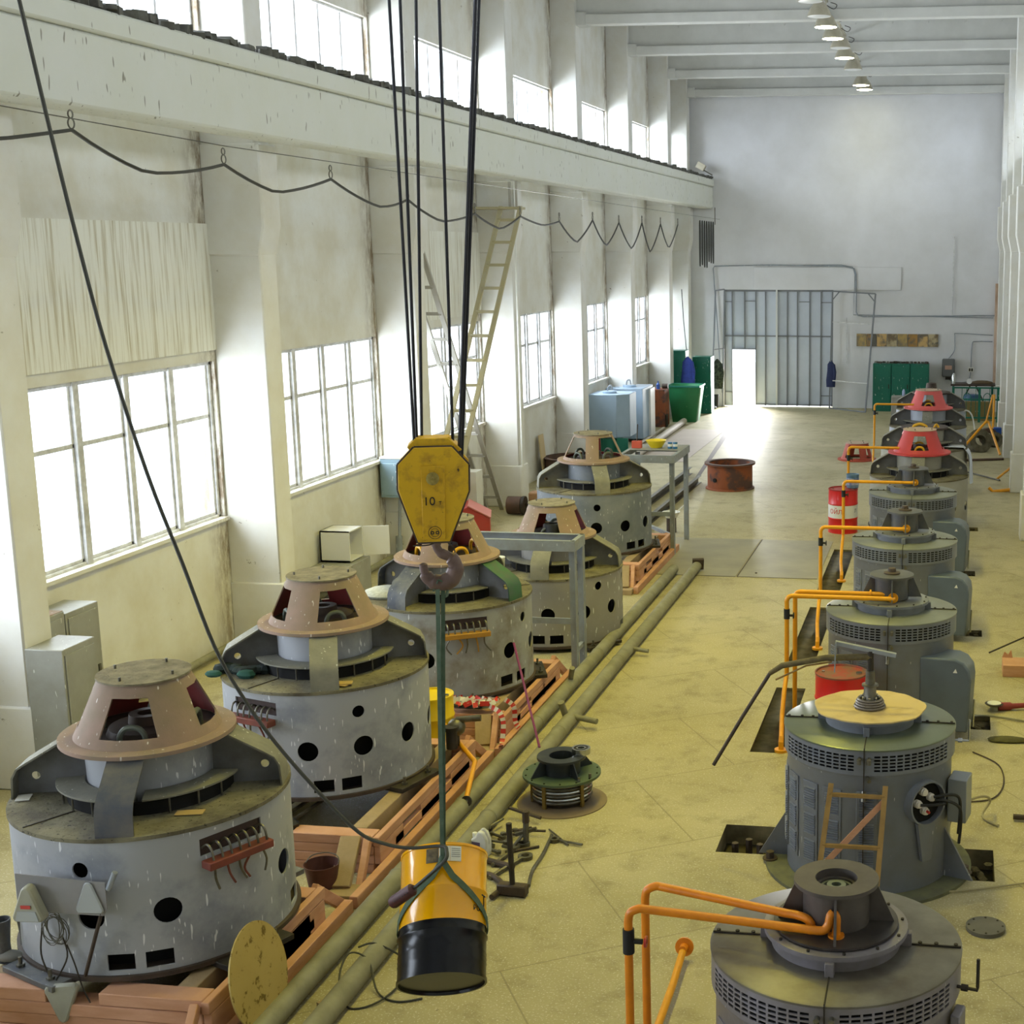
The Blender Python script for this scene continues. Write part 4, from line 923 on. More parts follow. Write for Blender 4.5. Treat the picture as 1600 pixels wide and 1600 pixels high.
# pendant control and its cable
cp = [PY(u, v, 8.35) for u, v in ((-10, -160), (30, 0), (75, 190), (122, 380), (165, 540), (230, 740), (285, 880), (335, 1010), (380, 1090), (430, 1160), (500, 1240), (560, 1300), (600, 1318), (640, 1325), (690, 1322))]
cp += [PY(698, 1330, 8.3), PY(695, 1345, 8.22), PY(670, 1368, 8.2), PY(647, 1388, 8.2)]
o = thing('pendant_control', 'dark red crane control grip on a long black cable before the yellow drum', 'control', cp[-1])
OL = V(o.location); cc = spline(cp, 5); B(Mx.Translation(-OL)).tube(cc, .0125, 8).obj('control_cable', CABLE, o)
g0, g1 = V((0, 0, 0)), PY(612, 1412, 8.2)-OL
B().tube([g0, g0.lerp(g1, .08), g0.lerp(g1, .92), g1], [.026, .042, .042, .034], 14).obj('grip', mat('maroon_grip', '4A2226', .5), o)
dd = (g1-g0)
for i in range(6): B().ball(g0.lerp(g1, .2+.11*i)+V((0, -.034, .006)), .009, 8).obj('push_button', RUBBER, o)
# festoon cable on its wire
hook_px = [(-60, 186), (112, 183), (350, 237), (517, 268), (637, 300), (742, 322), (813, 326), (874, 334), (926, 337), (967, 341), (1003, 341), (1032, 343), (1059, 344)]
sag_px = [(0, 217), (230, 270), (432, 301), (592, 323), (690, 346), (782, 358), (848, 352), (901, 379), (947, 384), (987, 389), (1016, 394), (1045, 388)]
o = thing('festoon_cable', 'thin dark power cable looping from ring to ring under the left crane beam', 'cable', PX(112, 183, -8.4)); OL = V(o.location)
hp = [PX(u, v+(20 if u < 400 else 12 if u < 900 else 7), -8.4) for u, v in hook_px]; sp_ = [PX(u, v, -8.4) for u, v in sag_px]; pts = []
for i in range(len(sp_)):
    a, s_, c = hp[i], sp_[i], hp[i+1]
    for k in range(10):
        t = k/10; y = a.y+(c.y-a.y)*t; m_ = (s_.y-a.y)/max(c.y-a.y, .01); q = a.lerp(s_, t/m_) if t < m_ else s_.lerp(c, (t-m_)/(1-m_))
        q = V(q); u_ = t/m_ if t < m_ else (1-t)/(1-m_); q.z -= .10*u_*(1-u_)*4*abs(a.z-s_.z); pts.append(q-OL)
pts.append(hp[-1]-OL); B().tube(pts, .019, 6).obj('cable_run', CABLE, o)
for i, p in enumerate(hp[1:]):
    zz = .0; r = .05
    for k in range(2): B().tube([(0, r*(1-.25*k)*math.cos(t*PI/7), r*(1-.25*k)*math.sin(t*PI/7)) for t in range(14)], .008, 5, closed=True).obj('hanger_ring', STEELD, o).location = p-OL+V((0, 0, .06+.085*k))
o = thing('bunched_cable', 'bundle of cable loops gathered at the far end of the left crane beam', 'cable', PX(1090, 345, -8.4)); OL = V(o.location)
for i in range(7):
    y = 46.0+i*.42; p = V((-8.4, y, 6.45))-OL; l_ = 1.35+random.uniform(-.15, .1)
    B().tube(spline([p+V((0, -.06, -.1)), p+V((0, 0, .03)), p+V((0, .06, -.1)), p+V((0, .07, -l_*.6)), p+V((0, .03, -l_)), p+V((0, -.04, -l_)), p+V((0, -.08, -l_*.6))], 4), .022, 6, closed=True).obj('cable_loop', CABLE, o)
B().cyl((0, 48.9-OL.y, 6.4-OL.z), (0, 48.9-OL.y, 6.98-OL.z), .015, n=8).obj('cable_hanger', STEELD, o)
tagtube('support_wire', [PX(0, 154, -8.4)-V((0, 3, 0)), PX(350, 228, -8.4), PX(1090, 338, -8.4), V((-8.4, 49.9, 6.6))], .006, STEELD, 'thin taut wire carrying the looped cable along the left wall', 'wire', 5)
# ------------------------------------------------------------------ yellow pipe sets of the right row
def pipeset(label, y, z, m, x1=-.78, two=True, valve=None, xl=-1.93, dy=.16, bend=True, lift=0., foot=True):
    o = thing('coolant_pipes', label, 'pipes', (xl, y, 0)); r = .028
    for k in range(2 if two else 1):
        yy = -.0+k*dy; xx = -.0 if k == 0 else .08; zz = z+k*.015
        pts = [(xx, yy, zz-.1), (xx, yy, zz-.06), (xx+.02, yy, zz-.02), (xx+.06, yy, zz), (xx+.1, yy, zz)]
        base = [(xx+.06, yy-1.0, .12), (xx+.0, yy-.45, .22), (xx, yy-.25, .45)] if bend and k == 0 else [(xx, yy, .0)]
        B().tube(base+[(xx, yy, .6)]+spline(pts, 4)+[(x1-xl-.1, yy, zz)], r, 12).obj('pipe_run', m, o)
        if k == 0 or not two:
            B().tube(spline([(x1-xl-.1, yy, zz), (x1-xl-.03, yy, zz), (x1-xl, yy+.02, zz-.01), (x1-xl, yy+.1, zz-.01)], 4), r, 12).cyl((x1-xl, yy+.08, zz-.01), (x1-xl, yy+.1, zz-.01), .06, n=20).obj('pipe_end', m, o)
        else: B().cyl((x1-xl-.28, yy, zz), (x1-xl-.26, yy, zz), .05, n=20).obj('pipe_flange', m, o)
    if valve:
        f = B().cyl((0, 0, z-.28), (0, 0, z-.16), .036, n=12).cyl((0, 0, z-.24), (.07, 0, z-.24), .016, n=8).obj('valve', RUBBER, o)
        B().ring(.02, .038, -.006, .006, 16).obj('valve_wheel', valve, f).matrix_local = Mx.Translation((.08, 0, z-.24)) @ Mx.Rotation(PI/2, 4, 'Y')
    if bend and foot:
        B().lathe([(.0, 0), (.075, 0), (.075, .03), (.03, .03), (.03, .12), (0, .12)], 20).obj('floor_flange', m, o).location = (.06, -1.02, .0)
        B().cyl((.06, -1.02, .1), (.06, -.98, .16), .03, n=12).obj('floor_elbow', m, o)
    return o
ps = thing('coolant_pipes', 'orange pipe pair with a red valve wheel arching onto the nearest right motor', 'pipes', (-1.95, 7.98, 0))
B().tube([(0, 0, 0), (0, 0, 1.46)]+spline([(0, 0, 1.47), (.015, 0, 1.53), (.07, 0, 1.56), (.1, 0, 1.56)], 4)+[(1.14, -.13, 1.56)]+spline([(1.17, -.135, 1.56), (1.235, -.14, 1.565), (1.265, -.13, 1.60), (1.275, -.12, 1.65), (1.29, -.11, 1.665)], 4), .027, 14).obj('front_pipe', OPIPE, ps)
B().tube([(.05, .26, 0), (.05, .26, 1.48)]+spline([(.05, .26, 1.5), (.065, .26, 1.56), (.12, .26, 1.59), (.15, .26, 1.59)], 4)+[(1.0, -.0, 1.59)]+spline([(1.05, -.01, 1.59), (1.12, -.04, 1.585), (1.155, -.05, 1.55), (1.16, -.06, 1.5)], 4), .027, 14).obj('back_pipe', OPIPE, ps)
for x, y in ((1.16, -.06), (1.31, -.11)): B().cyl((x, y, 1.50), (x, y, 1.515), .065, n=24).cyl((x, y, 1.515), (x, y, 1.53), .05, n=24).obj('pipe_flange', OPIPE, ps)
B().tube(spline([(1.29, -.11, 1.665), (1.31, -.11, 1.64), (1.31, -.11, 1.58), (1.31, -.11, 1.52)], 4), .027, 12).obj('pipe_end', OPIPE, ps)
f = B().cyl((0, 0, 1.26), (0, 0, 1.42), .037, n=14).cyl((0, 0, 1.34), (.09, 0, 1.34), .018, n=10).obj('valve', RUBBER, ps)
B().ring(.012, .036, -.007, .007, 12).obj('valve_wheel', REDM, f).matrix_local = Mx.Translation((.11, 0, 1.34)) @ Mx.Rotation(PI/2, 4, 'Y')
pipeset('yellow pipe pair with black valve running to the third right motor', MY[2]-.32, 1.56, YPIPE, -.68, True, RUBBER)
pipeset('yellow pipe running to the fourth right motor, black valve on its riser', MY[3]-.30, 1.57, YPIPE, -.68, False, RUBBER)
pipeset('yellow pipe running to the fifth right motor past the red oil drum', MY[4]-.28, 1.57, YPIPE, -.68, False, DARK)
pipeset('yellow pipe running to the bright red cone motor', MY[5]-.45, 1.62, YPIPE, -.95, False, DARK, -2.15, bend=False)
pipeset('yellow pipe running to the faded red cone motor, farthest one', MY[7]-.6, 1.62, YPIPE, -.95, False, DARK, -2.1)
o = thing('floor_pipe_stub', 'short orange pipe with round flange rising from the floor left of the nearest right motor', 'pipe', (-2.05, 10.2, 0))
B().tube([(0, 0, .1), (.02, -.5, .09), (.03, -1.6, .07)], .03, 12).obj('pipe_run', YPIPE, o); B().lathe([(0, .0), (.075, 0), (.075, .02), (.035, .02), (.03, .1), (0, .1)], 20).obj('pipe_flange', OPIPE, o).matrix_local = Mx.Translation((0, .07, .1)) @ Mx.Rotation(PI/2-.2, 4, 'X')
# ------------------------------------------------------------------ smaller things, left side
sheet_ = yb
oil = oil_drum('oil_drum', 'red oil drum with a white band marked ойл standing left of the right row', (-2.2, 27.75, 0), (RBAR, RBAR), lid=mat('drum_lid_dark', '9A2420', .4))
oil.rotation_euler.z = 0
B().lathe([(.294, .31), (.2955, .31), (.2955, .565), (.294, .565)], 64).obj('white_band', WHITE, oil)
av = math.atan2(-27.75, 2.2)
lettering('ойл', .17, None, mat('red_ink', 'C4201C', .5), oil, wrapb(av-.52, .45, .2955), .001)
lettering('Л', .10, Mx.Translation((0, 0, 0)), mat('blue_ink', '2A3A5A', .5), oil, wrapb(av+.98, .45, .2955), .001)
o = thing('paint_bucket', 'blue and white tin bucket standing on the red and white drum', 'bucket', (-2.02, 27.85, .885)); B().lathe([(0, 0), (.12, 0), (.13, .27), (.125, .27), (.12, .25), (0, .25)], 28).obj('bucket_body', mat('bucket_blue', '44688C', .4, col2='7C93A6', scale=6., amt=.6), o); B().lathe([(.1235, .06), (.129, .2)], 28).obj('bucket_label', mat('bucket_label', '2C4E9A', .4, col2='C8CCD4', scale=9., amt=.8), o)
oil_drum('oil_drum', 'plain bright red oil drum behind the plywood topped motor', (-1.22, 15.35, 0), (RBAR, RBAR), lid=mat('drum_lid_dusty', '7E5A48', .6, col2='A3342A', scale=4., amt=.7, lo=.5, hi=.6))
oil_drum('oil_drum', 'yellow drum standing on the floor between the second and third left motors', (-5.72, 14.42, 0), (mat('drum_lemon', 'E6C61A', .3), YBAR), h=.72, r=.24)
oil_drum('oil_drum', 'low yellow drum at the very bottom left corner', (-6.72, 7.9, 0), (mat('drum_lemon', 'E6C61A', .3), YBAR), h=.42, r=.24)
o = thing('gas_cylinder', 'pale grey cylinder edge at the bottom left corner of the view', 'cylinder', (-7.22, 7.95, 0)); B().lathe([(0, 0), (.12, 0), (.12, .75), (.09, .82), (.03, .86), (0, .86)], 24).obj('cylinder_body', PLASTG, o)
# yellow lance leaning by the second crib
tagtube('yellow_lance', [PZ(660, 1092, .55), PZ(742, 1190, .35), PZ(728, 1250, .14)], .026, YPIPE, 'bent yellow pipe leaning over the timber crib beside the yellow drum', 'pipe', 12)
p = PZ(729, 1252, .14); o = B().lathe([(.02, -.01), (.055, -.01), (.055, .015), (.02, .015)], 20, closeprof=True).obj('pipe_flange', DARK, bpy.data.objects['yellow_lance']); o.matrix_local = Mx.Translation(p) @ Mx.Rotation(1.2, 4, 'X')
o = thing('valve_body', 'greasy pump valve body standing on the corner of the second timber crib', 'valve', (-5.2, 13.62, .40))
B().cyl((0, 0, 0), (0, 0, .22), .06, n=18).cyl((0, 0, .2), (0, 0, .24), .08, n=18).obj('valve_pipe', DARK, o); B().cyl((.02, .1, .28), (.28, .14, .3), .035, n=12).obj('valve_spindle', STEELD, o); B().ball((.02, .1, .2), .1, 12).obj('valve_bulb', STEELD, o); B().cyl((0, .1, 0), (0, .1, .14), .05, n=12).obj('valve_base', DARK, o)
# striped tape on the third crib
TAPE = mat('striped_tape', 'D8D2C8', .5)
def tape(pts, name, parent):
    OLp = V(parent.location); q = B(); n = len(pts); red = mat('tape_red', 'C8342A', .5)
    for i in range(n-1):
        a, c = V(pts[i])-OLp, V(pts[i+1])-OLp; d = (c-a); sd = d.cross(V((0.3, -1, .2))).normalized()*.028
        q.mi = 1 if (i//2) % 2 else 0; q.add([a-sd, a+sd, c+sd, c-sd], [(0, 1, 2, 3)])
    return q.obj(name, [TAPE, red], parent, solid=.001)
o = thing('barrier_tape', 'red and white striped tape heaped on the third timber crib and hanging over its side', 'tape', (-5.25, 14.9, .42))
rr = random.Random(4); pts = [V((-5.75, 14.95, .43))]
for i in range(46): pts.append(V((-5.75+.6*i/46+rr.uniform(-.05, .05), 14.95+.12*math.sin(i*.8)+rr.uniform(-.03, .03), .44+.05*abs(math.sin(i*1.3)))))
tape(pts, 'tape_heap', o)
tape(spline([(-5.2, 14.85, .46), (-5.05, 14.75, .42), (-4.995, 14.7, .3), (-4.99, 14.62, .12), (-4.93, 14.4, .16)], 8), 'tape_tail', o)
tape(spline([(-5.1, 15.1, .46), (-5.0, 15.1, .38), (-4.985, 15.1, .2), (-4.93, 15.05, .14)], 8), 'tape_tail', o)
o = thing('plastic_sheet', 'crumpled black bag lying under the striped tape on the third crib', 'bag', (-5.45, 14.95, .40)); B().ball((0, 0, .02), .2, 12, (1.3, .5, .12)).obj('bag_body', BAG, o)
tagtube('magenta_rod', [PZ(843, 1168, .17), PZ(803, 1005, 1.0)], .014, PURPLE, 'thin magenta rod leaning on the rust stained third motor', 'rod', 8)
# things near the second crib
o = thing('metal_bucket', 'brown rusty bucket with a wire handle between the first two timber cribs', 'bucket', (-5.42, 10.95, 0))
B().lathe([(0, 0), (.105, 0), (.15, .30), (.155, .30), (.15, .285), (.10, .01), (0, .01)], 32).obj('bucket_body', mat('bucket_rust', '5E3830', .6, .2, col2='4A2C28', scale=5., amt=.7), o)
B().tube(spline([(-.152, 0, .29), (-.12, .08, .33), (0, .13, .34), (.12, .08, .33), (.152, 0, .29)], 5), .005, 6).obj('bucket_handle', STEELD, o)
o = thing('rubbish_bag', 'crumpled black plastic bag on the beam below the second motor', 'bag', (-6.05, 11.55, .3)); B().ball((0, 0, .06), .12, 10, (1.2, .8, .7)).obj('bag_body', BAG, o, ang=10)
for i in range(7):
    p = V((-6.1-.12*i, 11.7+.1*(i % 3), .31)); tagtube('iron_bar', [p, p+V((.15, 1.0-.1*i, .02+.01*i))], .018, DARK, 'dark iron bar in the shadowed heap beneath the second left motor', 'bar', 8, group='iron bars beneath the second motor')
o = thing('cardboard', 'flat beige paper piece lying on the top plate of the nearest left motor', 'paper', (-5.53, 9.15, 1.505)); B().box((0, 0, .004), (.2, .09, .006), .25).obj('paper_sheet', CARDB, o)
o = thing('cardboard', 'folded dusty card lying on the top plate of the second left motor', 'paper', (-5.85, 12.35, 1.475)); B().box((0, 0, .01), (.28, .12, .01), -.2).box((.1, .0, .018), (.12, .1, .01), .3).obj('paper_sheet', CARDB, o)
o = thing('work_rag', 'dark green cloth heaped on the top plate of the second left motor', 'cloth', (-6.92, 12.55, 1.475))
q = B(); rr = random.Random(3)
for i in range(9): q.ball((-.22+.055*i, .05*math.sin(i), .045), .07, 8, (1.1, .8+.3*rr.random(), .6+.3*rr.random()))
q.obj('cloth_fold', FABD, o); B().ball((-.24, -.1, .02), .09, 8, (1, .7, .4)).obj('cloth_lining', FABT, o); B().ball((.1, -.1, .03), .1, 8, (1, .7, .5)).obj('cloth_lining', FABT, o)
o = thing('bracket_scrap', 'small pale paper tag on the left rim of the nearest motor', 'paper', (-6.93, 9.25, 1.505)); B().box((0, 0, .004), (.1, .12, .006), .4).obj('paper_sheet', PAPER, o)
o = thing('woven_sack', 'pale woven sack lying on the top plate of the third left motor', 'sack', (-6.78, 15.85, 1.465))
B().ball((0, 0, .03), .27, 16, (1.1, .95, .28)).obj('sack_body', SACK, o)
o = thing('rubber_ring', 'dark rubber roll lying inside the hood of the fourth left motor', 'ring', (-5.68, 19.2, 1.53)); B().ring(.06, .12, .06, .2, 24).obj('ring_body', RUBBER, o)
o = thing('plastic_bucket', 'small white bucket behind the grey frame on the fourth motor', 'bucket', (-6.42, 18.9, 1.08)); B().lathe([(0, 0), (.09, 0), (.11, .2), (.105, .2), (0, .18)], 24).obj('bucket_body', PLASTW, o); B().tube(spline([(-.11, 0, .19), (0, -.1, .12), (.11, 0, .19)], 5), .004, 5).obj('bucket_handle', STEELD, o)
# boots
for i, (x, y, r) in enumerate(((-6.87, 8.86, .2), (-6.80, 9.03, .5))):
    o = thing('rubber_boot', ('front dusty grey rubber boot beside the nearest left motor', 'rear dusty grey rubber boot beside the nearest left motor, leaning')[i], 'boot', (x-.04, y-.02, .393), r)
    B().lathe([(.05, .06), (.048, .14), (.055, .22), (.066, .33), (.06, .33), (.05, .2), (0, .1)], 20).obj('boot_shaft', mat('boot_grey', '4A4B4D', .6, col2='77766E', scale=5., amt=.6), o)
    B().ball((.05, -.02, .045), .055, 14, (1.9, 1.0, .85)).obj('boot_foot', mat('boot_dust', '77766E', .7), o)
    B().ball((.05, -.02, .012), .06, 14, (1.85, 1.0, .2)).obj('boot_sole', RUBBER, o)
# leaning disc
o = thing('steel_disc', 'round yellowish steel disc with oil spots leaning on the nearest timber crib', 'disc', (-4.93, 8.88, .40))
B().disc(.385, -.006, .006, 64).obj('disc_plate', mat('disc_yellow', 'B8A260', .5, .2, col2='A8924E', scale=2., amt=.5, col3='6E5A20', s3=9., t3=.56), o)
o.rotation_euler = (0, D(78), D(0))
# tubes along the wall, left
tagtube('wall_pipe', [(-10.05, 13.4, .1), (-10.05, 18.2, .1)], .05, PIPEG, 'grey pipe along the foot of the left wall under the first window', 'pipe', 12)
tagtube('wall_pipe', [(-10.05, 19.0, .1), (-10.05, 23.8, .1)], .05, PIPEG, 'grey pipe along the foot of the left wall under the second window', 'pipe', 12)
# grey cabinets
for x0, x1, y0, y1, z, lb in ((-10.14, -9.72, 13.95, 14.55, 1.62, 'tall grey steel locker, right one of the tight pair under the first window'), (-10.14, -9.72, 13.34, 13.93, 1.66, 'tall grey steel locker with a pink dusty top, middle of the group'), (-9.98, -9.56, 12.72, 13.28, 1.55, 'grey steel locker at the near end, partly behind the first pilaster')):
    o = thing('steel_locker', lb, 'locker', ((x0+x1)/2+ (.0 if y0 > 13 else .55), (y0+y1)/2+(.0 if y0 > 13 else .1), 0)); w_, l_ = (x1-x0)/2, (y1-y0)/2
    B().bb(-w_, w_, -l_, l_, 0, z).obj('locker_body', CABG, o, bevel=.008)
    B().bb(w_, w_+.015, -l_+.03, l_-.03, .08, z-.06).obj('locker_door', CABG, o, bevel=.004)
    B().bb(w_+.015, w_+.03, l_-.12, l_-.08, z*.5, z*.5+.09).obj('door_handle', STEELD, o)
    if y0 > 13.3 and y0 < 13.5: B().bb(-w_+.01, w_-.01, -l_+.01, l_-.01, z, z+.006).obj('dusty_top', CONEP, o)
o = thing('vent_pipe', 'short grey plastic pipe standing upright on the middle steel locker', 'pipe', (-9.98, 13.72, 1.668)); B().cyl((0, 0, 0), (0, 0, .5), .05, n=20).obj('pipe_tube', mat('pvc_grey', 'B0B4B8', .4), o); B().cyl((0, 0, .02), (0, 0, .18), .056, n=20).obj('pipe_socket', mat('pvc_grey', 'B0B4B8', .4), o)
o = thing('hanging_cloth', 'olive yellow cloth strip hanging on the door of the middle locker', 'cloth', (-9.68, 13.36, .55)); B().tube(spline([(0, 0, .75), (.02, .02, .5), (.03, .05, .2), (.02, .08, -.05)], 5), [.02]*5+[.045]*6+[.05]*5, 8).obj('cloth_strip', mat('olive_cloth', '8C8A3A', .9, col2='5E5E2E', scale=12., amt=.8), o)
# white open cabinet + blue panel
o = thing('wall_cabinet', 'small white cabinet with its door open under the second window', 'cabinet', (-9.85, 21.1, 0))
B().bb(-.28, .22, -.0, .02, .62, 1.12).bb(-.28, .22, .5, .52, .62, 1.12).bb(-.28, .22, 0, .52, 1.1, 1.12).bb(-.28, .22, 0, .52, .62, .64).bb(-.28, -.26, 0, .52, .62, 1.12).obj('cabinet_body', WHITE, o)
B().beam((.23, .52, .87), (.62, .66, .87), .02, .48).obj('cabinet_door', WHITE, o); B().bb(-.3, .3, -.1, .6, .0, .6).obj('cabinet_stand', CABG, o, bevel=.01)
B().bb(-.3, .32, -.5, -.12, .58, .60).obj('side_shelf', CABG, o)
o = thing('electrical_panel', 'light blue electrical box on the pilaster beside the second window', 'electrical box', (-9.85, 23.88, 0))
B().bb(-.30, .34, -.22, 0, 1.22, 1.92).obj('box_body', BLUEBOX, o, bevel=.008); B().bb(-.27, .31, -.235, -.22, 1.26, 1.84).obj('box_door', BLUEBOX, o, bevel=.006); B().bb(.06, .10, -.245, -.235, 1.47, 1.55).obj('latch_hole', BLACK, o); B().bb(-.30, .34, -.23, 0.0, 1.92, 1.95).obj('box_ledge', PLASTER, o)
B().cyl((-.05, -.1, .3), (0.0, -.1, 1.22), .028, n=12).cyl((-.07, -.1, 0), (-.05, -.1, .5), .06, n=12).obj('cable_conduit', STEELG, o)
o = thing('tool_box', 'red sloped-lid steel box by the left wall behind the third motor', 'box', (-9.6, 26.6, 0), D(18)); B().prism([(-.42, 0), (.42, 0), (.42, .36), (0.0, .60), (-.42, .42)], -.4, .4, Mx.Rotation(PI/2, 4, 'X')).obj('box_body', REDBOX, o, bevel=.01); B().beam((.44, -.02, .37), (0, -.02, .62), .84, .02).obj('box_lid', mat('red_box_lid', 'C97A72', .6), o)
o = thing('plinth_box', 'white painted board box beside the ladder foot at the left wall', 'box', (-9.6, 27.6, 0))
B().bb(-.5, -.1, -.2, .2, 0, 1.1).obj('box_body', PLASTER, o)
o = thing('old_motor', 'rusty old motor lying at the foot of the ladders', 'motor', (-9.1, 28.9, 0)); B().cyl((-.35, -.25, .2), (-.05, -.25, .2), .19, n=24).obj('motor_body', RUSTD, o); B().ring(.05, .2, -.03, .03, 24).obj('motor_flange', DARK, o).matrix_local = Mx.Translation((0, -.25, .2)) @ Mx.Rotation(PI/2, 4, 'Y'); B().bb(.05, .55, -.1, .2, 0, .45).obj('motor_housing', mat('ochre_rust', '9A7448', .7, col2='7A5436', scale=4., amt=.8), o, bevel=.02)
# ladders
def ladder(label, a, c, off, n, m, wd=.06, rung=(1, 0, 0), sw=.09):
    o = thing('ladder', label, 'ladder', a); A, Cc, O_ = V((0, 0, 0)), V(c)-V(a), V(off)
    B().beam(A, Cc, sw, .05, (0, 1, 0)).obj('side_rail', m, o); B().beam(A+O_, Cc+O_, sw, .05, (0, 1, 0)).obj('side_rail', m, o)
    for i in range(n):
        p = A.lerp(Cc, (i+.6)/(n+.2)); B().beam(p, p+O_, .06, .06).obj('rung', m, o)
    return o
LW = mat('ladder_white', 'A8A49A', .7, col2='A8A292', scale=4., amt=.6)
LY = mat('ladder_tan', 'A9A184', .7, col2='A89C6C', scale=4., amt=.6)
ladder('pale steel ladder leaning up to the crane beam between the hoist ropes', (-9.62, 24.6, .9), (-9.5, 29.0, 6.45), (.42, 0, 0), 12, LY)
ladder('grey wooden ladder crossing behind the other, its foot by the rusty motor', (-10.1, 29.1, .02), (-10.1, 24.6, 6.2), (.36, 0, 0), 12, LW)
o = thing('ladder_platform', 'small steel landing bracket under the crane beam at the ladder top', 'platform', (-9.6, 29.2, 6.4)); B().bb(-.5, .5, -.3, .2, 0, .05).obj('landing', LY, o); B().beam((-.45, -.25, 0), (-.45, -.25, .57), .04, .04).obj('landing_post', LW, o); B().beam((.45, -.25, .0), (.45, -.25, .57), .04, .04).obj('landing_post', LW, o); B().beam((.2, .1, 0), (.2, .1, .57), .05, .05).obj('landing_post', LW, o)
o = tagtube('wall_conduit', [(-9.35, 29.42, .9), (-9.35, 29.42, 6.9)], .022, PLASTW, 'thin white conduit running up the pilaster beside the ladders', 'pipe', 8)
o = thing('leaning_board', 'narrow tan board leaning on the left wall below the third window', 'board', (-10.1, 33.3, 0)); B().beam((.1, 0, 0), (0, .0, 1.1), .35, .03, (1, 0, .0)).obj('board_plank', mat('board_tan', 'C4AE84', .7), o)
o = thing('steel_hoop', 'dark round rusty tank ring at the left wall behind the farthest drum motor', 'ring', (-9.45, 33.6, 0)); B().lathe([(.62, 0), (.66, 0), (.64, .04), (.64, .5), (.68, .52), (.60, .54), (.60, .04)], 48, closeprof=True).obj('ring_shell', RUSTD, o)
# steel channels and tubes on the floor at left
ch = lambda lb, p0, p1: tag(B().beam(V(p0)+V((0, 0, .09)), V(p1)+V((0, 0, .09)), .012, .16).beam(V(p0)+V((.04, 0, .165)), V(p1)+V((.04, 0, .165)), .08, .01).beam(V(p0)+V((.04, 0, .008)), V(p1)+V((.04, 0, .008)), .08, .01).obj('steel_channel', STEELD), lb, 'beam')
ch('steel channel lying beyond the far grey frame, nearer the aisle', (-6.28, 26.6, 0), (-6.18, 33.3, 0)); ch('steel channel lying beyond the far grey frame, nearer the wall', (-6.75, 28.0, 0), (-6.65, 34.6, 0))
o = thing('scoop', 'white enamel scoop resting by the farthest left drum motor', 'scoop', (-5.6, 27.2, .0)); B().lathe([(0, .3), (.1, .32), (.17, .42), (.18, .42), (.11, .3), (0, .28)], 24).obj('scoop_bowl', PLASTW, o); B().cyl((.1, .1, .4), (.3, .35, .6), .012, n=8).obj('scoop_handle', PLASTW, o); B().cyl((0, 0, 0), (0, 0, .3), .1, n=16).obj('scoop_stand', DARKR, o)
tagtube('round_timber', [(-8.3, 27.0, .12), (-8.72, 44.6, .1)], .1, mat('tube_beige', 'A8A08C', .7), 'long thick beige tube on the floor toward the green bin', 'pipe', 12)
tagtube('steel_tube', [(-9.0, 29.0, .03), (-8.1, 24.5, .03)], .03, STEELD, 'thin grey tube lying over the floor beside the ladders', 'pipe', 10)
tagtube('round_timber', [(-8.98, 33.0, .06), (-9.05, 43.0, .06)], .05, mat('tube_beige', 'A8A08C', .7), 'thinner beige tube beside the thick one near the blue tanks', 'pipe', 12)
# slots and plates of the floor
t = B().add([(-6.18, 31.5, .003), (-6.1, 31.5, .003), (-7.02, 44.2, .003), (-7.2, 44.2, .003)], [(0, 1, 2, 3)]).obj('floor_slot', DARKR); tag(t, 'long dark slot in the floor running toward the far gate', 'slot')
for a, lb in (((-5.75, -3.72, 23.5, 26.7), 'worn steel floor plate in the aisle, left one beside the pipe end'), ((-3.70, -2.30, 23.5, 26.7), 'worn steel floor plate in the aisle, right one by the yellow pipes'), ((-8.5, -7.15, 36.5, 43.3), 'pinkish steel floor cover beside the long dark slot')):
    o = B().bb(a[0], a[1], a[2], a[3], .0, .006).obj('floor_plate', PLATE if a[0] > -6 else mat('plate_pink', 'B5A99A', .6, col2='A5978A', scale=1.2, amt=.6)); tag(o, lb, 'floor plate')
    if a[0] > -6: B().ring(.0, .02, 0.006, .02, 8, (a[0]+.3, a[2]+.3, 0)).bb(a[0], a[1], a[2], a[2]+.02, .006, .008).bb(a[0], a[0]+.02, a[2], a[3], .006, .008).obj('plate_edge', DARKR, o)
# rusty ring in the aisle
o = thing('steel_ring', 'large rusty flanged steel ring standing in the aisle', 'ring', (-5.28, 32.6, 0))
B().lathe([(.54, 0), (.58, .0), (.58, .03), (.535, .04), (.535, .56), (.60, .58), (.60, .61), (.50, .61), (.50, .57), (.505, .03)], 64, closeprof=True).obj('ring_shell', RUST, o)
B().ring(.49, .605, .60, .625, 64).obj('ring_flange', RUSTD, o); B().cyl((0, -.53, .25), (0, -.56, .25), .05, n=12).obj('drain_hole', BLACK, o).rotation_euler = (0, 0, -.55)
B().disc(.5, .30, .40, 40).obj('inner_scrap', mat('scrap', '4A3E36', .9, col2='8A8078', scale=12., amt=.8, bump=.8), o)
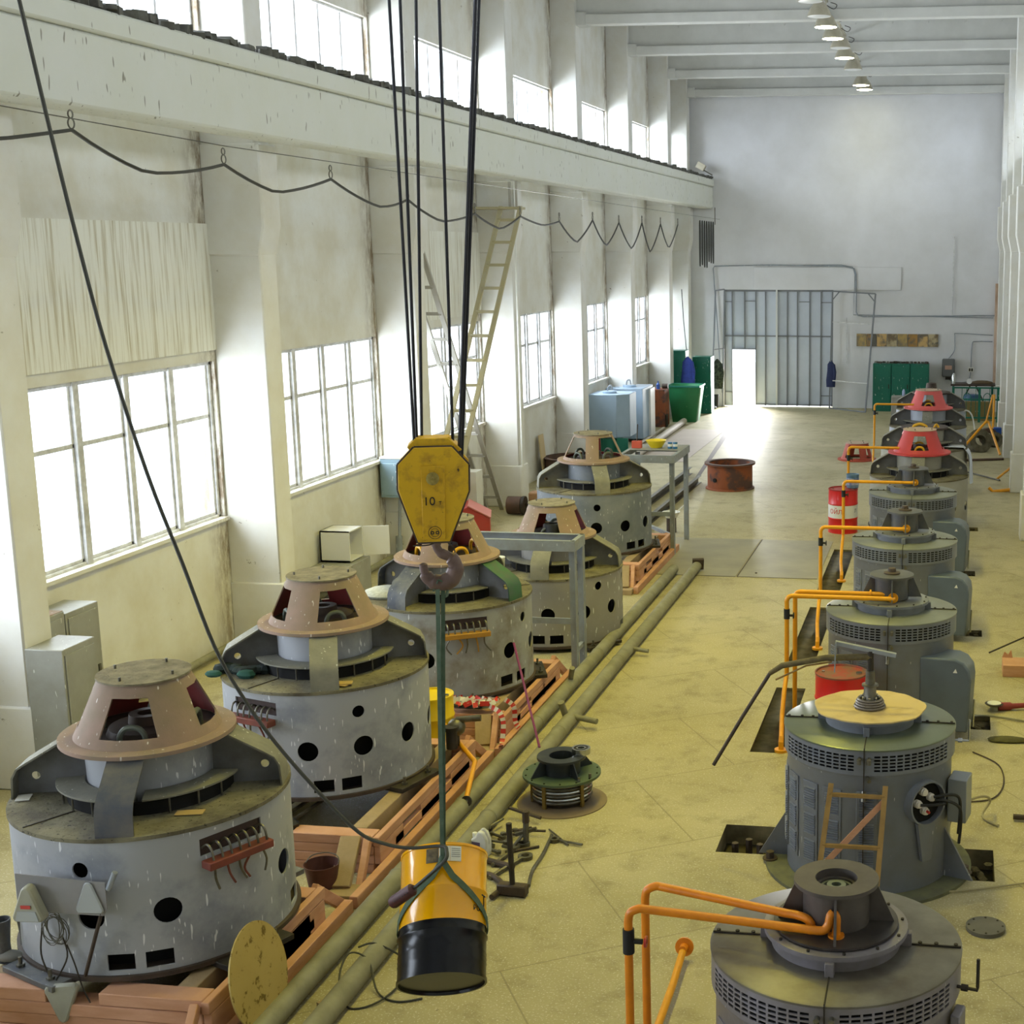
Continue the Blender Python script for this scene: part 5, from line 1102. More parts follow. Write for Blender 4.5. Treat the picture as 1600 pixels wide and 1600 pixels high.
# bearing housing on the floor
o = thing('bearing_housing', 'dark green flanged bearing housing standing on stacked rings in the aisle', 'housing', (-3.93, 13.35, .012))
for i in range(6): B().lathe([(.27, .045+.036*i), (.305, .045+.036*i), (.312, .06+.036*i), (.305, .072+.036*i), (.27, .072+.036*i)], 48, closeprof=True).obj('stacked_ring', CHROME if i % 2 else STEELD, o)
B().cyl((0, 0, 0.0), (0, 0, .27), .265, n=32).obj('core', DARK, o)
for a in (-110, -35, 200, 60): B(Mx.Rotation(D(a), 4, 'Z')).bb(.30, .325, -.018, .018, .0, .28).obj('clamp_bar', mat('clamp_ochre', '7A6224', .6), o)
B().lathe([(.0, .27), (.40, .27), (.40, .295), (.0, .295)], 56).obj('lower_flange', mat('flange_green', '4C5F4E', .5, .2, col2='5C6A52', scale=4., amt=.6), o)
B().lathe([(.14, .29), (.19, .29), (.19, .45), (.25, .45), (.25, .475), (.125, .475), (.12, .35), (.14, .29)], 48).obj('upper_housing', mat('housing_dark', '33383E', .4, .3, col2='5E6250', scale=3., amt=.6, lo=.5, hi=.7), o)
for k in range(4): B(Mx.Rotation(D(30+90*k+15), 4, 'Z')).prism([(.185, .295), (.36, .295), (.25, .45), (.185, .45)], -.006, .006, Mx.Rotation(PI/2, 4, 'X')).obj('housing_rib', MATS['housing_dark'], o)
for k in range(14): a = 2*PI*k/14; B().cyl((.37*math.cos(a), .37*math.sin(a), .295), (.37*math.cos(a), .37*math.sin(a), .302), .01, n=8).obj('bolt_hole', BLACK, o)
for a in (-20, -45): B().cyl((.35*math.cos(D(a)), .35*math.sin(D(a)), .295), (.35*math.cos(D(a)), .35*math.sin(D(a)), .335), .016, n=6).obj('flange_bolt', STEELD, o)
o = thing('ball_bearing', 'shiny ball bearing lying on the rim of the bearing housing', 'bearing', (-3.74, 13.42, .49)); B().ring(.075, .095, 0, .06, 40).obj('outer_race', CHROME, o); B().ring(.035, .052, 0, .06, 32).obj('inner_race', CHROME, o); B().ring(.052, .075, .01, .05, 32).obj('ball_cage', DARK, o)
o = B().lathe([(0, 0), (.46, 0), (.46, .01), (0, .01)], 64).obj('base_disc', mat('disc_brown', '85735C', .6, col2='6F6050', scale=3., amt=.5)); o.location = (-3.92, 13.3, 0); tag(o, 'round brown floor disc under the bearing housing', 'disc')
# tools on the floor
def hexnut(q, c, r, h): return q.cyl(c, V(c)+V((0, 0, h)), r, n=6)
p = PZ(800, 1395, .03); o = thing('sledge_hammer', 'sledge hammer standing on its head with the handle straight up', 'hammer', (p.x, p.y, 0)); B().box((0, .02, .055), (.27, .1, .1), -.1).obj('hammer_head', DARKR, o, bevel=.012); B().tube([(0, .02, .09), (-.02, .04, .66)], [.024, .026], 10).obj('hammer_handle', DARK, o)
p = PZ(752, 1335, 0); o = thing('jerrycan', 'white plastic canister with a purple label beside the tool heap', 'canister', (p.x, p.y, 0), -.2); B().prism([(-.08, 0), (.09, 0), (.09, .16), (.06, .235), (.0, .25), (-.03, .19), (-.08, .16)], -.05, .05, Mx.Rotation(PI/2, 4, 'X')).obj('canister_body', PLASTW, o, bevel=.015, seg=2); B().tube(spline([(.0, 0, .22), (.04, 0, .26), (.085, 0, .2), (.085, 0, .12)], 4), .013, 8).obj('canister_grip', PLASTW, o); B().cyl((-.06, 0, .17), (-.06, 0, .21), .022, n=14).obj('canister_cap', PLASTW, o); B().bb(-.065, .02, -.054, -.05, .03, .14).obj('canister_label', mat('label_purple', '6A5A78', .5), o)
p = PZ(740, 1330, 0); tag(B().tube([(p.x-.1, p.y-.12, .03), (p.x+.5, p.y-.35, .03)], .03, 10).obj('steel_bar', DARKR), 'thick brown steel bar lying in front of the white canister', 'bar')
p = PZ(790, 1365, 0)
def wrench(label, a, c, r=.014, ring=.05, m=STEELD):
    a, c = V(a), V(c); o = thing('ring_wrench', label, 'wrench', a)
    B().tube([V((0, 0, .022)), c-a+V((0, 0, .022))], r, 8).obj('wrench_handle', m, o)
    B().ring(ring*.55, ring, 0, .035, 24).obj('wrench_ring', m, o).location = (c-a)+(c-a).normalized()*ring*.8
    return o
wrench('short ring wrench lying on the hammer side of the tool heap', PZ(770, 1355), PZ(812, 1325), .02, .07)
wrench('second ring wrench in the tool heap, ring beside the hammer', PZ(765, 1375), PZ(815, 1345), .022, .07)
wrench('ring wrench lying alone on the floor right of the tool heap', PZ(910, 1323), PZ(872, 1316), .012, .05)
tagtube('steel_rod', [PZ(858, 1296, .02), PZ(888, 1320, .02)], .009, STEELD, 'short thin rod lying beside the lone ring wrench', 'rod', 8)
tagtube('bent_bar', [PZ(862, 1305, .02), PZ(848, 1335, .02), PZ(832, 1360, .02), PZ(826, 1384, .02)], .016, STEELD, 'curved grey bar lying on the floor right of the tool heap', 'bar', 10, 5)
tagtube('bent_bar', [PZ(742, 1369, .03), PZ(763, 1366, .03), PZ(780, 1376, .03), PZ(783, 1388, .03), PZ(768, 1402, .03)], .026, DARKR, 'thick hooked bar on the floor beside the yellow drum', 'bar', 12, 5)
for i in range(12):
    rr = random.Random(i+20); a = PZ(762+rr.uniform(0, 45), 1300+rr.uniform(0, 40)); an = rr.uniform(0, PI); l_ = rr.uniform(.12, .3); z = .015+.02*(i % 4)
    o = tagtube('spanner', [a+V((0, 0, z)), a+V((math.cos(an)*l_, math.sin(an)*l_, z))], .012+.006*rr.random(), STEELD if i % 2 else DARKR, 'loose greasy spanner in the tool heap by the white canister', 'tool', 8, group='spanners in the tool heap')
    B().cyl(a+V((0, 0, z-.014)), a+V((0, 0, z+.016)), .028, n=6).obj('spanner_head', STEELD, o)
p = PZ(822, 1320, 0); o = thing('puller', 'greasy bearing puller standing at the back of the tool heap', 'tool', (p.x, p.y, 0)); B().tube([(0, 0, .02), (.0, .02, .24)], .03, 10).obj('puller_screw', STEELD, o); B().cyl((0, .02, .22), (0, .02, .33), .035, n=6).obj('puller_nut', DARKR, o); B().beam((-.1, 0, .1), (.1, .02, .16), .04, .03).obj('puller_arm', STEELD, o); B().tube([(-.03, 0, .1), (-.11, -.1, .0)], .016, 8).obj('puller_claw', STEELD, o)
tagtube('tee_handle', [PZ(795, 1262, .1), PZ(845, 1278, .06)], .018, DARKR, 'dark square bar lying at the edge of the round floor disc', 'bar', 8)
tagtube('thin_cable', [PZ(560, 1480, .18), PZ(590, 1475, .16), PZ(640, 1510, .02), PZ(600, 1560, .02), PZ(545, 1575, .01), PZ(530, 1530, .1), PZ(545, 1490, .19), PZ(575, 1500, .15), PZ(590, 1550, .02), PZ(620, 1565, .01), PZ(660, 1560, .01)], .008, CABLE, 'thin black cable snaking over the floor pipes behind the yellow drum', 'cable', 6, 6)
p = PZ(520, 1565, .06); o = thing('wood_scrap', 'small wooden offcut wedged between the two floor pipes', 'wood', p); B().box((0, 0, 0), (.09, .22, .06), -.5).obj('offcut', WOODT, o)
# ------------------------------------------------------------------ far left group
o = thing('storage_tank', 'light blue grey square tank with a round lid standing on a green base', 'tank', (-9.62, 38.4, 0))
B().prism([(-.5, -.5), (.3, -.5), (.62, -.2), (.62, .6), (-.5, .6)], .42, 1.62).obj('tank_body', TANKB, o, bevel=.015); B().lathe([(0, .0), (.34, 0), (.38, .4), (0, .4)], 24, (-.0, -.1, 0)).obj('tank_base', TEAL, o); B().disc(.2, 1.62, 1.68, 24, (0, 0, 0)).obj('tank_lid', TANKB, o); B().tube(spline([(-.05, 0, 1.66), (-.03, 0, 1.8), (.06, 0, 1.82), (.08, 0, 1.7)], 4), .018, 8).obj('lid_hook', STEELG, o)
B().bb(.3, .62, -.5, -.46, .0, .42).obj('tank_leg', TEAL, o)
o = thing('storage_tank', 'second light blue grey tank with a hooked lid, behind the first tank', 'tank', (-9.66, 40.6, 0)); B().bb(-.5, .6, -.5, .9, .1, 1.58).obj('tank_body', TANKB, o, bevel=.015); B().disc(.2, 1.58, 1.64, 24, (.1, 0, 0)).obj('tank_lid', TANKB, o); B().tube(spline([(.0, 0, 1.62), (.02, 0, 1.76), (.11, 0, 1.78), (.13, 0, 1.66)], 4), .018, 8).obj('lid_hook', STEELG, o)
B().bb(.6, .66, .3, .9, .0, 1.5).obj('side_strip', WHITE, o)
o = thing('rusty_box', 'orange rusty steel cabinet between the blue tanks and the green bin', 'cabinet', (-9.45, 44.0, 0)); B().bb(-.35, .3, -.35, .35, .02, 1.2).obj('cabinet_body', RUST, o, bevel=.01); B().bb(.3, .33, -.3, .0, .0, .4).obj('cabinet_hatch', DARK, o)
o = thing('spray_bottle', 'blue bottle standing on the rusty cabinet', 'bottle', (-9.4, 43.85, 1.2)); B().lathe([(0, 0), (.06, 0), (.06, .15), (.02, .2), (.02, .26), (0, .26)], 16).obj('bottle_body', mat('bottle_blue', '3E62B0', .3), o)
o = thing('small_motor', 'small dark motor standing beside the bottle on the rusty cabinet', 'motor', (-9.2, 43.95, 1.2)); B().cyl((-.08, 0, .09), (.1, 0, .09), .08, n=16).obj('motor_body', DARKR, o)
o = thing('rubbish_bin', 'tapered green steel rubbish bin near the far end of the left wall', 'bin', (-8.82, 45.5, 0)); 
q = B(); q.add([(-.38, -.38, 0), (.38, -.38, 0), (.38, .38, 0), (-.38, .38, 0), (-.52, -.5, 1.18), (.52, -.5, 1.18), (.52, .5, 1.18), (-.52, .5, 1.18)], [(3, 2, 1, 0), (0, 1, 5, 4), (1, 2, 6, 5), (2, 3, 7, 6), (3, 0, 4, 7)]); q.obj('bin_body', GREENB, o, solid=.02)
B().bb(-.55, .55, -.53, -.5, 1.15, 1.2).bb(-.55, .55, .5, .53, 1.15, 1.2).bb(-.55, -.52, -.5, .5, 1.15, 1.2).bb(.52, .55, -.5, .5, 1.15, 1.2).obj('bin_rim', TEAL, o)
o = thing('tool_cabinet', 'dark green steel cabinet with white splashes behind the green bin', 'cabinet', (-8.95, 47.9, 0)); B().bb(-.05, .6, -.3, .3, 0, 1.95).obj('cabinet_body', GREENC, o, bevel=.01); B().bb(0, .55, -.32, -.3, .1, 1.85).obj('cabinet_door', GREENC, o)
o = thing('tool_cabinet', 'teal green steel cabinet half hidden behind the blue jacket', 'cabinet', (-9.55, 47.2, 0)); B().bb(-.5, .45, -.3, .3, 0, 2.2).obj('cabinet_body', TEAL, o, bevel=.01); B().bb(-.45, .0, -.32, -.3, .1, 2.1).obj('cabinet_door', TEAL, o)
def coat(label, loc, h, wd, m, name='hanging_coat', sq=.45):
    o = thing(name, label, 'clothes', loc); rr = random.Random(len(label))
    B().tube([(0, 0, 0), (0, 0, -.06), (.0, 0, -h*.15), (.01, 0, -h*.4), (0, 0, -h*.75), (0, 0, -h)], [.03, wd*.18, wd*.36, wd*.42, wd*.5, wd*.46], 14).obj('coat_body', m, o).scale = (1, sq, 1)
    B().tube([(wd*.3, -.02, -h*.15), (wd*.42, -.03, -h*.45), (wd*.4, -.03, -h*.72)], [.05, .06, .045], 8).obj('coat_sleeve', m, o); return o
coat('blue work jacket hanging in front of the teal cabinet', (-9.02, 46.9, 2.0), 1.1, .5, BLUEC)
coat('mottled camouflage coat hanging on the tube frame left of the gate', (-8.42, 49.3, 1.75), 1.05, .46, CAMO)
coat('navy jacket hanging on the right edge of the grey gate', (-4.42, 49.7, 1.72), .95, .34, DBLUEC)
o = thing('rubber_boot', 'tall dark rubber boot under the camouflage coat', 'boot', (-8.45, 49.2, 0)); B().lathe([(.09, .05), (.1, .5), (.09, .5), (.07, .1)], 16).obj('boot_shaft', RUBBER, o); B().ball((-.05, -.12, .06), .09, 12, (1, 1.7, .6)).obj('boot_foot', RUBBER, o)
o = thing('shoe', 'dark shoe on the floor by the far left corner', 'shoe', (-8.75, 48.6, 0)); B().ball((0, 0, .05), .09, 12, (1.7, .9, .55)).obj('shoe_body', RUBBER, o)
tagtube('wall_rope', [PX(1065, 452, -9.3), PX(1068, 500, -9.3), PX(1074, 562, -9.3)], .015, CABLE, 'thin slack rope hanging down the white wall above the teal cabinet', 'rope', 6)
o = thing('floodlight', 'small floodlight at the far end of the left crane beam', 'lamp', (-9.0, 49.6, 8.1)); B().box((0, 0, .3), (.3, .25, .22), 0, 0, .5).obj('lamp_body', LAMPB, o); B().beam((.05, 0, .2), (.4, 0, .0), .12, .04).obj('lamp_bracket', STEELD, o)
# ------------------------------------------------------------------ far wall and right side
tagtube('wall_conduit', [(-8.35, 49.9, .5), (-8.65, 49.92, 4.9), (-8.6, 49.92, 4.98), (-6.6, 49.92, 5.02), (-4.0, 49.92, 4.98), (-3.65, 49.92, 4.9), (-3.58, 49.92, 4.7), (-3.56, 49.92, 3.4), (-3.5, 49.92, 3.28), (-3.3, 49.92, 3.24), (1.25, 49.92, 3.3)], .022, STEELG, 'grey conduit bending over the gate and along the far wall', 'pipe', 8)
tagtube('wall_conduit', [(-6.7, 49.93, 5.0), (-4.1, 49.93, 5.03), (-3.7, 49.93, 4.95), (-3.62, 49.93, 4.7), (-3.66, 49.93, 3.3), (1.2, 49.93, 3.22)], .015, STEELG, 'thinner conduit just inside the bend over the gate', 'pipe', 8)
tagtube('wall_conduit', [(-.22, 49.93, 3.3), (-.2, 49.93, 6.0)], .016, FRAMEW, 'pale vertical conduit on the far wall right of the gate', 'pipe', 8)
tagtube('wall_conduit', [(-3.9, 49.93, 3.2), (-3.88, 49.93, 1.6)], .014, FRAMEW, 'short pale drop cable right of the gate ending at a switch', 'pipe', 8)
o = thing('tile_mural', 'long mosaic picture strip of eight tiles on the far wall', 'picture', (-2.1, 49.95, 2.42)); rr = random.Random(11)
for i in range(8):
    q = B().bb(-1.44+.36*i, -1.10+.36*i, -.02, 0, -.22, .22)
    q.obj('mural_tile', mat('mural_%d' % (i % 4), ('B79A5A', '5E5A50', 'C9A66A', '77654A')[i % 4], .5, col2=('6A6458', 'B98A3E', '4A4A48', 'C8B890')[i % 4], scale=1.6+.4*i, amt=.8, lo=.45, hi=.56, col3='55524C', s3=4., t3=.6), o)
for x, lb in ((-2.58, 'left'), (-1.93, 'middle'), (-1.28, 'right')):
    o = thing('tool_cabinet', lb+' one of the three green cabinets with white splashes on the far wall', 'cabinet', (x, 49.4, 0)); B().bb(-.32, .32, -.3, .3, 0, 1.66).obj('cabinet_body', GREENC, o, bevel=.01); B().bb(-.3, .3, -.315, -.3, .1, 1.6).obj('cabinet_door', GREENC, o, bevel=.005); B().bb(.22, .25, -.33, -.315, .8, .95).obj('door_handle', DARK, o)
for i in range(14):
    rr = random.Random(i); o = thing('scrap_part', 'small rusty part lying on top of the green cabinets', 'part', (-2.8+.135*i, 49.2+.2*rr.random(), 1.67), rr.random()*3, 'rusty parts on the green cabinets'); B().box((0, 0, .03), (.1+.08*rr.random(), .08, .05+.03*rr.random())).obj('part_body', DARKR if i % 3 else STEELD, o, bevel=.01)
o = thing('fuse_box', 'dark grey metal fuse box with a small sign on the far wall', 'electrical box', (-.30, 49.8, 1.18)); B().bb(-.22, .22, -.18, .15, .0, .62).obj('box_body', mat('fuse_grey', '6A6C6C', .5, .3), o, bevel=.03); B().bb(-.12, .12, -.19, -.18, .26, .40).obj('box_sign', mat('sign_faded', 'C09A86', .6), o); B().bb(-.1, .1, -.1, .1, -.1, 0).obj('cable_gland', DARK, o)
o = thing('wall_socket', 'white double socket on the far wall right of the fuse box', 'socket', (.48, 49.93, 1.42)); B().bb(-.1, .1, -.06, .0, -.08, .08).obj('socket_body', PLASTW, o, bevel=.01); B().bb(-.07, -.01, -.065, -.06, -.05, .05).bb(.01, .07, -.065, -.06, -.05, .05).obj('socket_face', DARK, o)
tagtube('wall_conduit', [(-.3, 49.93, 1.1), (-.1, 49.93, .98), (.3, 49.93, .98), (.45, 49.93, 1.15), (.48, 49.93, 1.5), (.5, 49.93, 2.3), (.65, 49.93, 2.4), (1.2, 49.93, 2.4)], .018, STEELG, 'bent conduit linking the fuse box, the socket and the corner', 'pipe', 8, 3)
tagtube('wall_conduit', [(-.3, 49.93, 1.8), (-.1, 49.93, 2.1), (-.1, 49.93, 2.6), (.0, 49.93, 2.68), (1.2, 49.93, 2.62)], .014, STEELG, 'thin cable rising from the fuse box to the right corner', 'pipe', 8, 3)
# railing and bench
o = thing('green_railing', 'dark green welded railing in the far right corner', 'railing', (-.1, 46.4, 0)); Gm = GREENC
for x in (0, .85, 1.45): B().bb(x-.04, x+.04, -.04, .04, 0, 1.15).obj('railing_post', Gm, o)
for z in (1.1, .72, .12): B().bb(0, 1.5, -.025, .025, z, z+.05).obj('railing_bar', Gm, o)
for i in range(9): B().bb(.12+.15*i, .14+.15*i, -.012, .012, .12, 1.1 if i % 3 else .74).obj('baluster', Gm, o)
for x in (.45, 1.1): B().tube(spline([(x-.14, 0, .72), (x-.1, 0, .88), (x, 0, .95), (x+.1, 0, .88), (x+.14, 0, .72)], 4), .014, 6).obj('railing_arch', Gm, o)
o = thing('work_bench', 'dark welding bench with crossed legs behind the green railing', 'bench', (.55, 48.4, 0)); B().bb(-.75, .75, -.35, .35, 1.02, 1.08).obj('bench_top', DARKR, o); B().beam((-.6, -.3, 0), (-.1, -.3, 1.02), .05, .05).obj('bench_leg', DARK, o); B().beam((.6, -.3, 0), (.1, -.3, 1.02), .05, .05).obj('bench_leg', DARK, o); B().bb(-.7, -.62, .2, .3, 0, 1.02).obj('bench_leg', Gm, o); B().bb(.62, .7, .2, .3, 0, 1.02).obj('bench_leg', Gm, o)
B().ball((.3, 0, 1.1), .3, 12, (1.3, .8, .3)).obj('bench_cloth', mat('bench_cloth', '5E4E38', .9), o)
o = thing('pressure_gauge', 'round white dial on the far right bench', 'gauge', (.42, 48.0, 1.09)); B().cyl((0, .0, .1), (0, -.04, .1), .09, n=24).obj('gauge_dial', WHITE, o); B().cyl((0, 0, 0), (0, 0, .05), .03, n=10).obj('gauge_stem', STEELD, o)
o = thing('thermos', 'shiny steel thermos standing left on the far right bench', 'flask', (-.1, 48.1, 1.085)); B().lathe([(0, 0), (.07, 0), (.07, .28), (.04, .36), (0, .37)], 18).obj('flask_body', CHROME, o)
o = thing('plastic_barrel', 'dull blue plastic barrel behind the green railing', 'barrel', (.5, 47.4, 0)); B().lathe([(0, 0), (.26, 0), (.28, .3), (.28, .6), (.24, .8), (0, .8)], 24).obj('barrel_body', mat('barrel_blue', '34587A', .5), o)
o = thing('sand_box', 'low yellowish crate behind the railing bars', 'box', (.65, 46.95, 0)); B().bb(-.5, .6, -.15, .15, 0, .62).obj('box_body', mat('crate_ochre', '8C7A48', .8), o)
tagtube('yellow_post', [(1.12, 43.0, .0), (1.14, 43.1, 1.25)], .035, YPIPE, 'upright yellow tube by the far right column', 'pipe', 10)
tagtube('yellow_post', [(.9, 43.1, .35), (1.10, 43.3, 1.22)], .028, YPIPE, 'slanting yellow tube meeting the upright one by the far column', 'pipe', 10)
tagtube('yellow_elbow', [(.28, 39.0, .25), (.80, 39.2, .85), (.86, 39.2, .88), (.92, 39.2, .82), (1.22, 38.6, .06)], .035, YPIPE, 'bent yellow pipe arching over the dark winding pieces', 'pipe', 10, 3)
for i, (x, y, r, l_, lb) in enumerate(((.66, 39.6, .34, .28, 'dark winding core lying half on its side under the bent yellow pipe'), (1.12, 40.6, .22, .26, 'smaller dark winding core by the column foot'), (.95, 41.2, .26, .2, 'brown coil wheel behind the dark winding core'))):
    o = thing('winding_core', lb, 'coil', (x, y, r*.8)); B().lathe([(r*.45, -l_/2), (r, -l_/2), (r*1.02, 0), (r, l_/2), (r*.45, l_/2), (r*.42, 0)], 28, closeprof=True).obj('core_body', mat('core_mossy', '4E4A36', .85, col2='77705A', scale=9., amt=.8, bump=.5) if i < 2 else RUSTD, o); o.rotation_euler = (1.15 if i < 2 else 1.5, .2, .3)
tagtube('white_hose', [(.12, 40.6, .7), (.25, 40.6, 1.02), (.45, 40.6, .9), (.55, 40.5, .4), (.5, 40.4, .05)], .022, PLASTW, 'white hose arching beside the uncapped right motor', 'hose', 8, 5)
o = thing('blue_canister', 'small bright blue canister by the far right column foot', 'canister', (1.22, 42.3, 0)); B().bb(-.1, .14, -.1, .1, 0, .35).obj('canister_body', mat('bright_blue', '1E4FA8', .4), o, bevel=.02)
tagtube('yellow_elbow', [(1.05, 34.6, .04), (1.33, 33.2, .55)], .03, YPIPE, 'short yellow pipe stub leaning on the right column', 'pipe', 10)
tagtube('yellow_elbow', [PY(1545, 762, 32.9), PY(1552, 768, 32.9), V((1.33, 32.9, .06))], .04, YPIPE, 'yellow elbow pipe poking out beside the nearer right column', 'pipe', 10)
tagtube('steel_angle', [(.2, 37.6, .03), (1.3, 38.0, .03)], .035, RUSTD, 'rusty angle bar lying on the floor by the right columns', 'bar', 4)
tagtube('steel_angle', [(.2, 35.8, .03), (1.1, 34.4, .03)], .02, STEELD, 'thin rod lying on the floor nearer than the rusty angle bar', 'bar', 6)
# white sheet draped on the uncapped motor
q = B(); n = 10; vs = []
for i in range(n+1):
    for j in range(7):
        t = i/n; x = .42+.62*min(t*1.6, 1)+.04*math.sin(j*1.7+t*5)*(t > .5); z = 1.10-.0*t if t < .5 else 1.10-(t-.5)*1.7; vs.append((x+(.03 if t > .5 else 0)+.12*max(0, t-.6), -.45+.13*j+.02*math.sin(i), z+.01))
q.add(vs, [(i*7+j, (i+1)*7+j, (i+1)*7+j+1, i*7+j+1) for i in range(n) for j in range(6)])
o = q.obj('white_sheet', mat('sheet_white', 'D2D8E4', .7), solid=.006); o.location = (r7.location.x, r7.location.y, 0); tag(o, 'pale blue white sheet draped over the right side of the uncapped motor', 'cloth')
# loose red hood
o = thing('loose_hood', 'orange red cone hood standing on the floor left of the right row', 'hood', (-2.62, 37.6, 0)); hood(o, D(-60), REDC3, 62, REDC3, .43, .30, .42, 0, inner=False, flr=.52, low=.12, highf=.9)
# mop bucket thing & misc beside the faded red motor
o = thing('equipment_box', 'grey instrument box with a bottle on it before the green cabinets', 'box', (-1.85, 47.2, 0)); B().bb(-.3, .3, -.2, .2, 0, .75).obj('box_body', CABG, o, bevel=.02); B().lathe([(0, 0), (.05, 0), (.05, .15), (.02, .22), (0, .22)], 14, (.1, 0, .75)).obj('bottle', mat('bottle_pale', 'A8B4D8', .3), o)
# ------------------------------------------------------------------ right foreground things
o = thing('plywood_disc', 'round yellow plywood board lying on the second right motor', 'board', (-.71, MY[1]+.03, 1.497))
poly = [(.505*math.cos(t*2*PI/40)*(1+.03*math.sin(t*1.1)), .475*math.sin(t*2*PI/40)*(1+.02*math.cos(t*2.3))) for t in range(40)]
B().prism([(x+.0, y) for x, y in poly], 0, .012).obj('board', PLY, o)
o = thing('rotor_shaft', 'worn steel shaft with a coiled cable ring standing on the plywood disc', 'shaft', (-.71, MY[1]+.0, 1.51)); B().lathe([(0, 0), (.075, 0), (.075, .05), (.06, .09), (.055, .2), (.075, .2), (.075, .215), (.045, .22), (.04, .34), (0, .34)], 32).obj('shaft_body', STEELD, o)
for i in range(4): B().tube([((.135-.006*(i % 2)-.008*i)*math.cos(t*PI/14), (.135-.008*i)*math.sin(t*PI/14), .016+.021*i) for t in range(28)], .012, 6, closed=True).obj('cable_turn', mat('cable_bronze', '77706A', .4, .5), o)
for k in range(8): a = 2*PI*k/8; B().cyl((.08*math.cos(a), .08*math.sin(a), .07), (.08*math.cos(a), .08*math.sin(a), .11), .013, n=6).obj('shaft_bolt', CHROME, o)
y = MY[1]+.02
o = thing('bent_lever', 'long bent wrapped lever clamped on the shaft and pointing down to the aisle', 'lever', (-.71, y, 1.86)); OL = V(o.location)
LP = [PY(u, v, y)-OL for u, v in ((1115, 1195), (1160, 1120), (1203, 1052))]; LQ = [PY(u, v, y)-OL for u, v in ((1203, 1052), (1222, 1040), (1290, 1028), (1362, 1026))]
B().tube(LP, .018, 10).obj('lever_tube', DARKR, o); B().tube(LQ, [.022, .028, .03, .03], 12).obj('lever_grip', mat('wrap_olive', '6E6240', .85, col2='4A4230', scale=14., amt=.8), o)
B().tube([PY(1212, 1062, y)-OL, PY(1260, 1040, y)-OL, PY(1300, 1034, y)-OL], .009, 6).obj('tie_wire', WOODY, o)
B().tube([V((0, 0, -.02)), V((0, 0, .17))], .03, 12).obj('clamp_post', DARK, o); B().beam(PY(1305, 1004, y)-OL, PY(1400, 1024, y)-OL, .05, .035).obj('clamp_bar', STEELG, o); B().beam(PY(1306, 1004, y-.05)-OL, PY(1304, 1050, y-.05)-OL, .03, .01).obj('clamp_tail', STEELG, o)
# leaning wooden ladder
o = thing('ladder', 'short yellow wooden ladder leaning on the second right motor', 'ladder', (-.8, 11.1, 0)); OL = V(o.location)
tl, tr_ = V((-.985, 11.44, 1.08))-OL, V((-.52, 11.46, 1.07))-OL; bl, br = V((-1.10, 10.95, 0))-OL, V((-.58, 10.95, 0))-OL
B().beam(bl, tl, .045, .03, (0, 1, 0)).obj('side_rail', WOODY, o); B().beam(br, tr_, .045, .03, (0, 1, 0)).obj('side_rail', WOODY, o)
for t in (.2, .56, .92): B().beam(bl.lerp(tl, t), br.lerp(tr_, t), .03, .03, (0, 1, 0)).obj('rung', WOODY, o)
B().beam(bl.lerp(tl, .42)+V((0.04, .04, 0)), br.lerp(tr_, .88)+V((0, .04, 0)), .05, .015, (0, 1, 0)).obj('diagonal_brace', WOOD, o)
o = thing('round_plate', 'small round steel plate lying on the floor right of the nearest right motor', 'plate', PZ(1540, 1452) + V((0, 0, 0))); B().disc(.165, 0, .035, 40).obj('plate_body', mat('plate_grey', '6C6A62', .5, .3, col2='56544C', scale=5., amt=.6), o)
for k in range(8): a = 2*PI*k/8; B().cyl((.14*math.cos(a), .14*math.sin(a), .035), (.14*math.cos(a), .14*math.sin(a), .04), .01, n=6).obj('plate_bolt', DARK, o)
p = PZ(1553, 1110); o = thing('angle_grinder', 'angle grinder with a red handle lying on the floor at right', 'grinder', p, .12); B().lathe([(0, .07), (.10, .075), (.115, .09), (.105, .095), (0, .085)], 28).obj('grinder_disc', DARK, o); B().cyl((0, 0, .0), (0, 0, .075), .05, n=16).obj('grinder_head', PLASTG, o); B().tube([(.05, 0, .05), (.2, .02, .05), (.23, .02, .05), (.42, .03, .06)], [.05, .05, .035, .03], 12).obj('grinder_handle', mat('grinder_red', '8C3434', .5), o); B().disc(.085, .093, .1, 24).obj('grinding_stone', PLASTW, o)
p = PZ(1575, 1158); o = thing('oily_rag', 'dark olive rag spread on the floor below the grinder', 'cloth', p); B().ball((0, 0, .02), .2, 16, (1.2, .5, .14)).ball((-.1, -.03, .02), .12, 10, (1.1, .6, .2)).obj('rag_fold', mat('rag_olive', '5A5630', .95, col2='3E3A20', scale=9., amt=.7, bump=.4), o)
o = thing('wood_crate', 'small broken wooden crate at the right edge of the view', 'crate', (.82, 18.45, 0)); B().bb(-.12, .25, -.2, .2, 0, .16).obj('crate_body', WOOD, o, bevel=.005); B().prism([(-.12, .16), (.02, .16), (.0, .27), (-.04, .2), (-.09, .24)], -.19, -.17, Mx.Rotation(PI/2, 4, 'X') @ Mx.Translation((0, 0, 0))).obj('broken_slat', WOOD, o)
o = thing('green_machine', 'dark green tool case beside the wooden crate at the right edge', 'case', (1.22, 18.5, 0)); B().bb(-.12, .3, -.25, .25, 0, .52).obj('case_body', TEAL, o, bevel=.02)
tagtube('thin_rod', [PZ(1545, 1020, .02), PZ(1602, 995, .25)], .012, DARK, 'thin dark rod leaning toward the green case at the right edge', 'rod', 6)
tagtube('steel_bar', [PZ(1583, 1276, .04), PZ(1640, 1280, .04)], .03, DARKR, 'short brown bar end at the right edge beside the hoses', 'bar', 8)
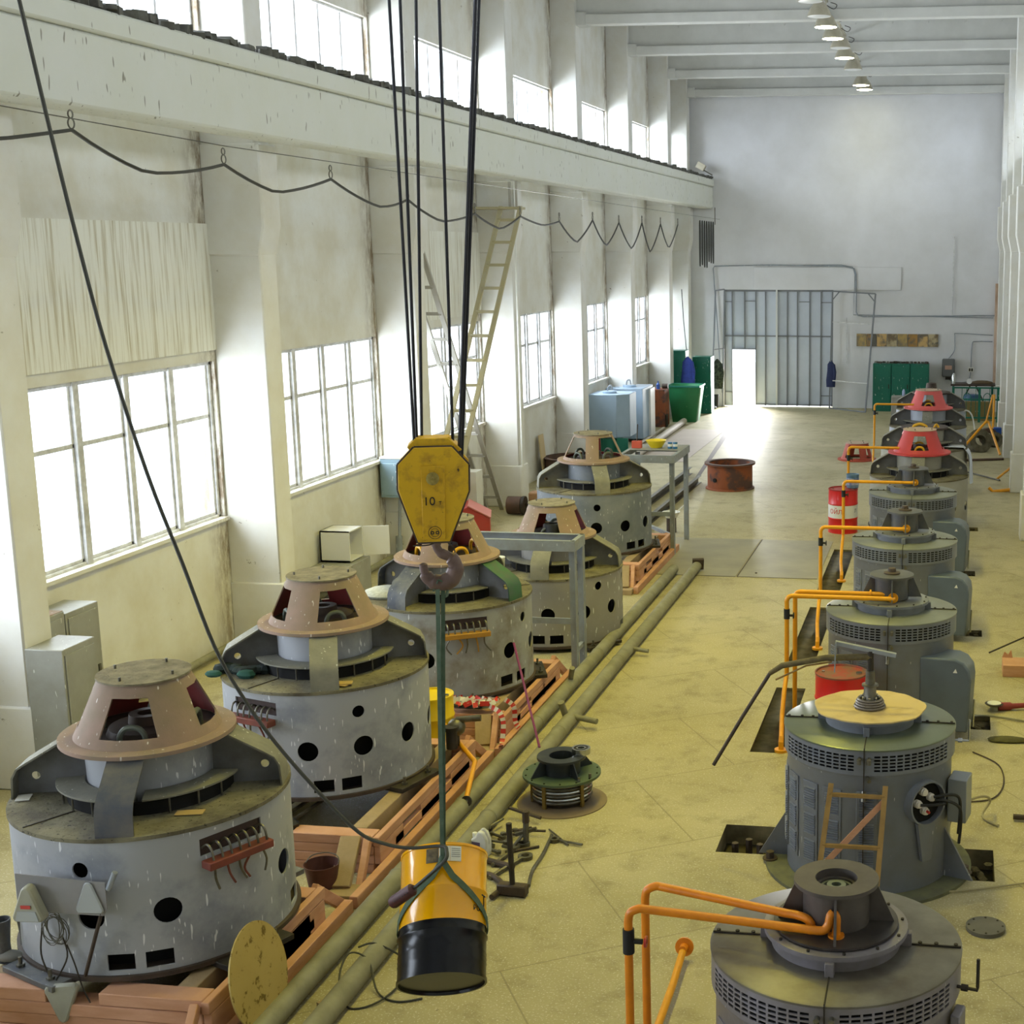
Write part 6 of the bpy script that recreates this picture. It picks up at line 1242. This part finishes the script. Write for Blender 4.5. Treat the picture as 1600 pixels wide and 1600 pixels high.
tagtube('air_hose', [PZ(1500, 1345, .05), PZ(1482, 1300, .1), PZ(1497, 1262, .3), PZ(1530, 1245, .3), PZ(1547, 1250, .15), PZ(1535, 1275, .03), PZ(1560, 1290, .02)], .014, mat('hose_beige', '9A9272', .6), 'beige hose curling on the floor beside the second right motor', 'hose', 8, 6)
tagtube('air_hose', [PZ(1450, 1392, .02), PZ(1500, 1392, .02), PZ(1600, 1380, .02)], .009, mat('hose_beige', '9A9272', .6), 'thin straight hose crossing the floor behind the nearest right motor', 'hose', 6, 5)
tagtube('air_hose', [PZ(1500, 1122, .02), PZ(1540, 1118, .02), PZ(1610, 1128, .02)], .012, mat('hose_grey', '8C8A78', .6), 'grey hose on the floor in front of the grinder', 'hose', 6, 5)
tagtube('air_hose', [PZ(1505, 1255, .0)+V((0, 0, .012)), PZ(1550, 1248, .012), PZ(1568, 1225, .012), PZ(1560, 1195, .012), PZ(1520, 1175, .012)], .008, DARKR, 'thin dark wire bounding the round floor cover at right', 'wire', 6, 6)
for yy in (11.9, 15.9, 20.1, 24.1, 28.1): 
    rr = random.Random(int(yy)); o = thing('rubble', 'crumbled dirt in the floor pit right of motor, about %s metres down the row' % {11.9: 'four', 15.9: 'eight', 20.1: 'twelve', 24.1: 'sixteen', 28.1: 'twenty'}[yy], 'dirt', (.28, yy+.4, -.05)); q = B()
    for i in range(14): q.ball((rr.uniform(-.12, .12), rr.uniform(-.15, .12), rr.uniform(-.05, .02)), .05, 6, (1, 1, .7))
    q.obj('dirt_lumps', DIRT, o); o['label'] = {11.9: 'dirt in the floor pit at the right foot of the plywood topped motor', 15.9: 'dirt in the small floor pit just before the grinder', 20.1: 'dirt in the small floor pit by the box of the third right motor', 24.1: 'dirt in the small floor pit by the box of the fourth right motor', 28.1: 'dirt in the farthest small floor pit, by the fifth right motor'}[yy]
for k in range(3):
    o = thing('anchor_nut', 'large rusty nut in the floor pit left of the plywood topped motor', 'nut', (-2.0+.12*k, 12.55+.1*(k % 2), -.2), 0, 'nuts in the left floor pit'); B().cyl((0, 0, 0), (0, 0, .19), .035, n=6).obj('nut_body', DARKR, o)
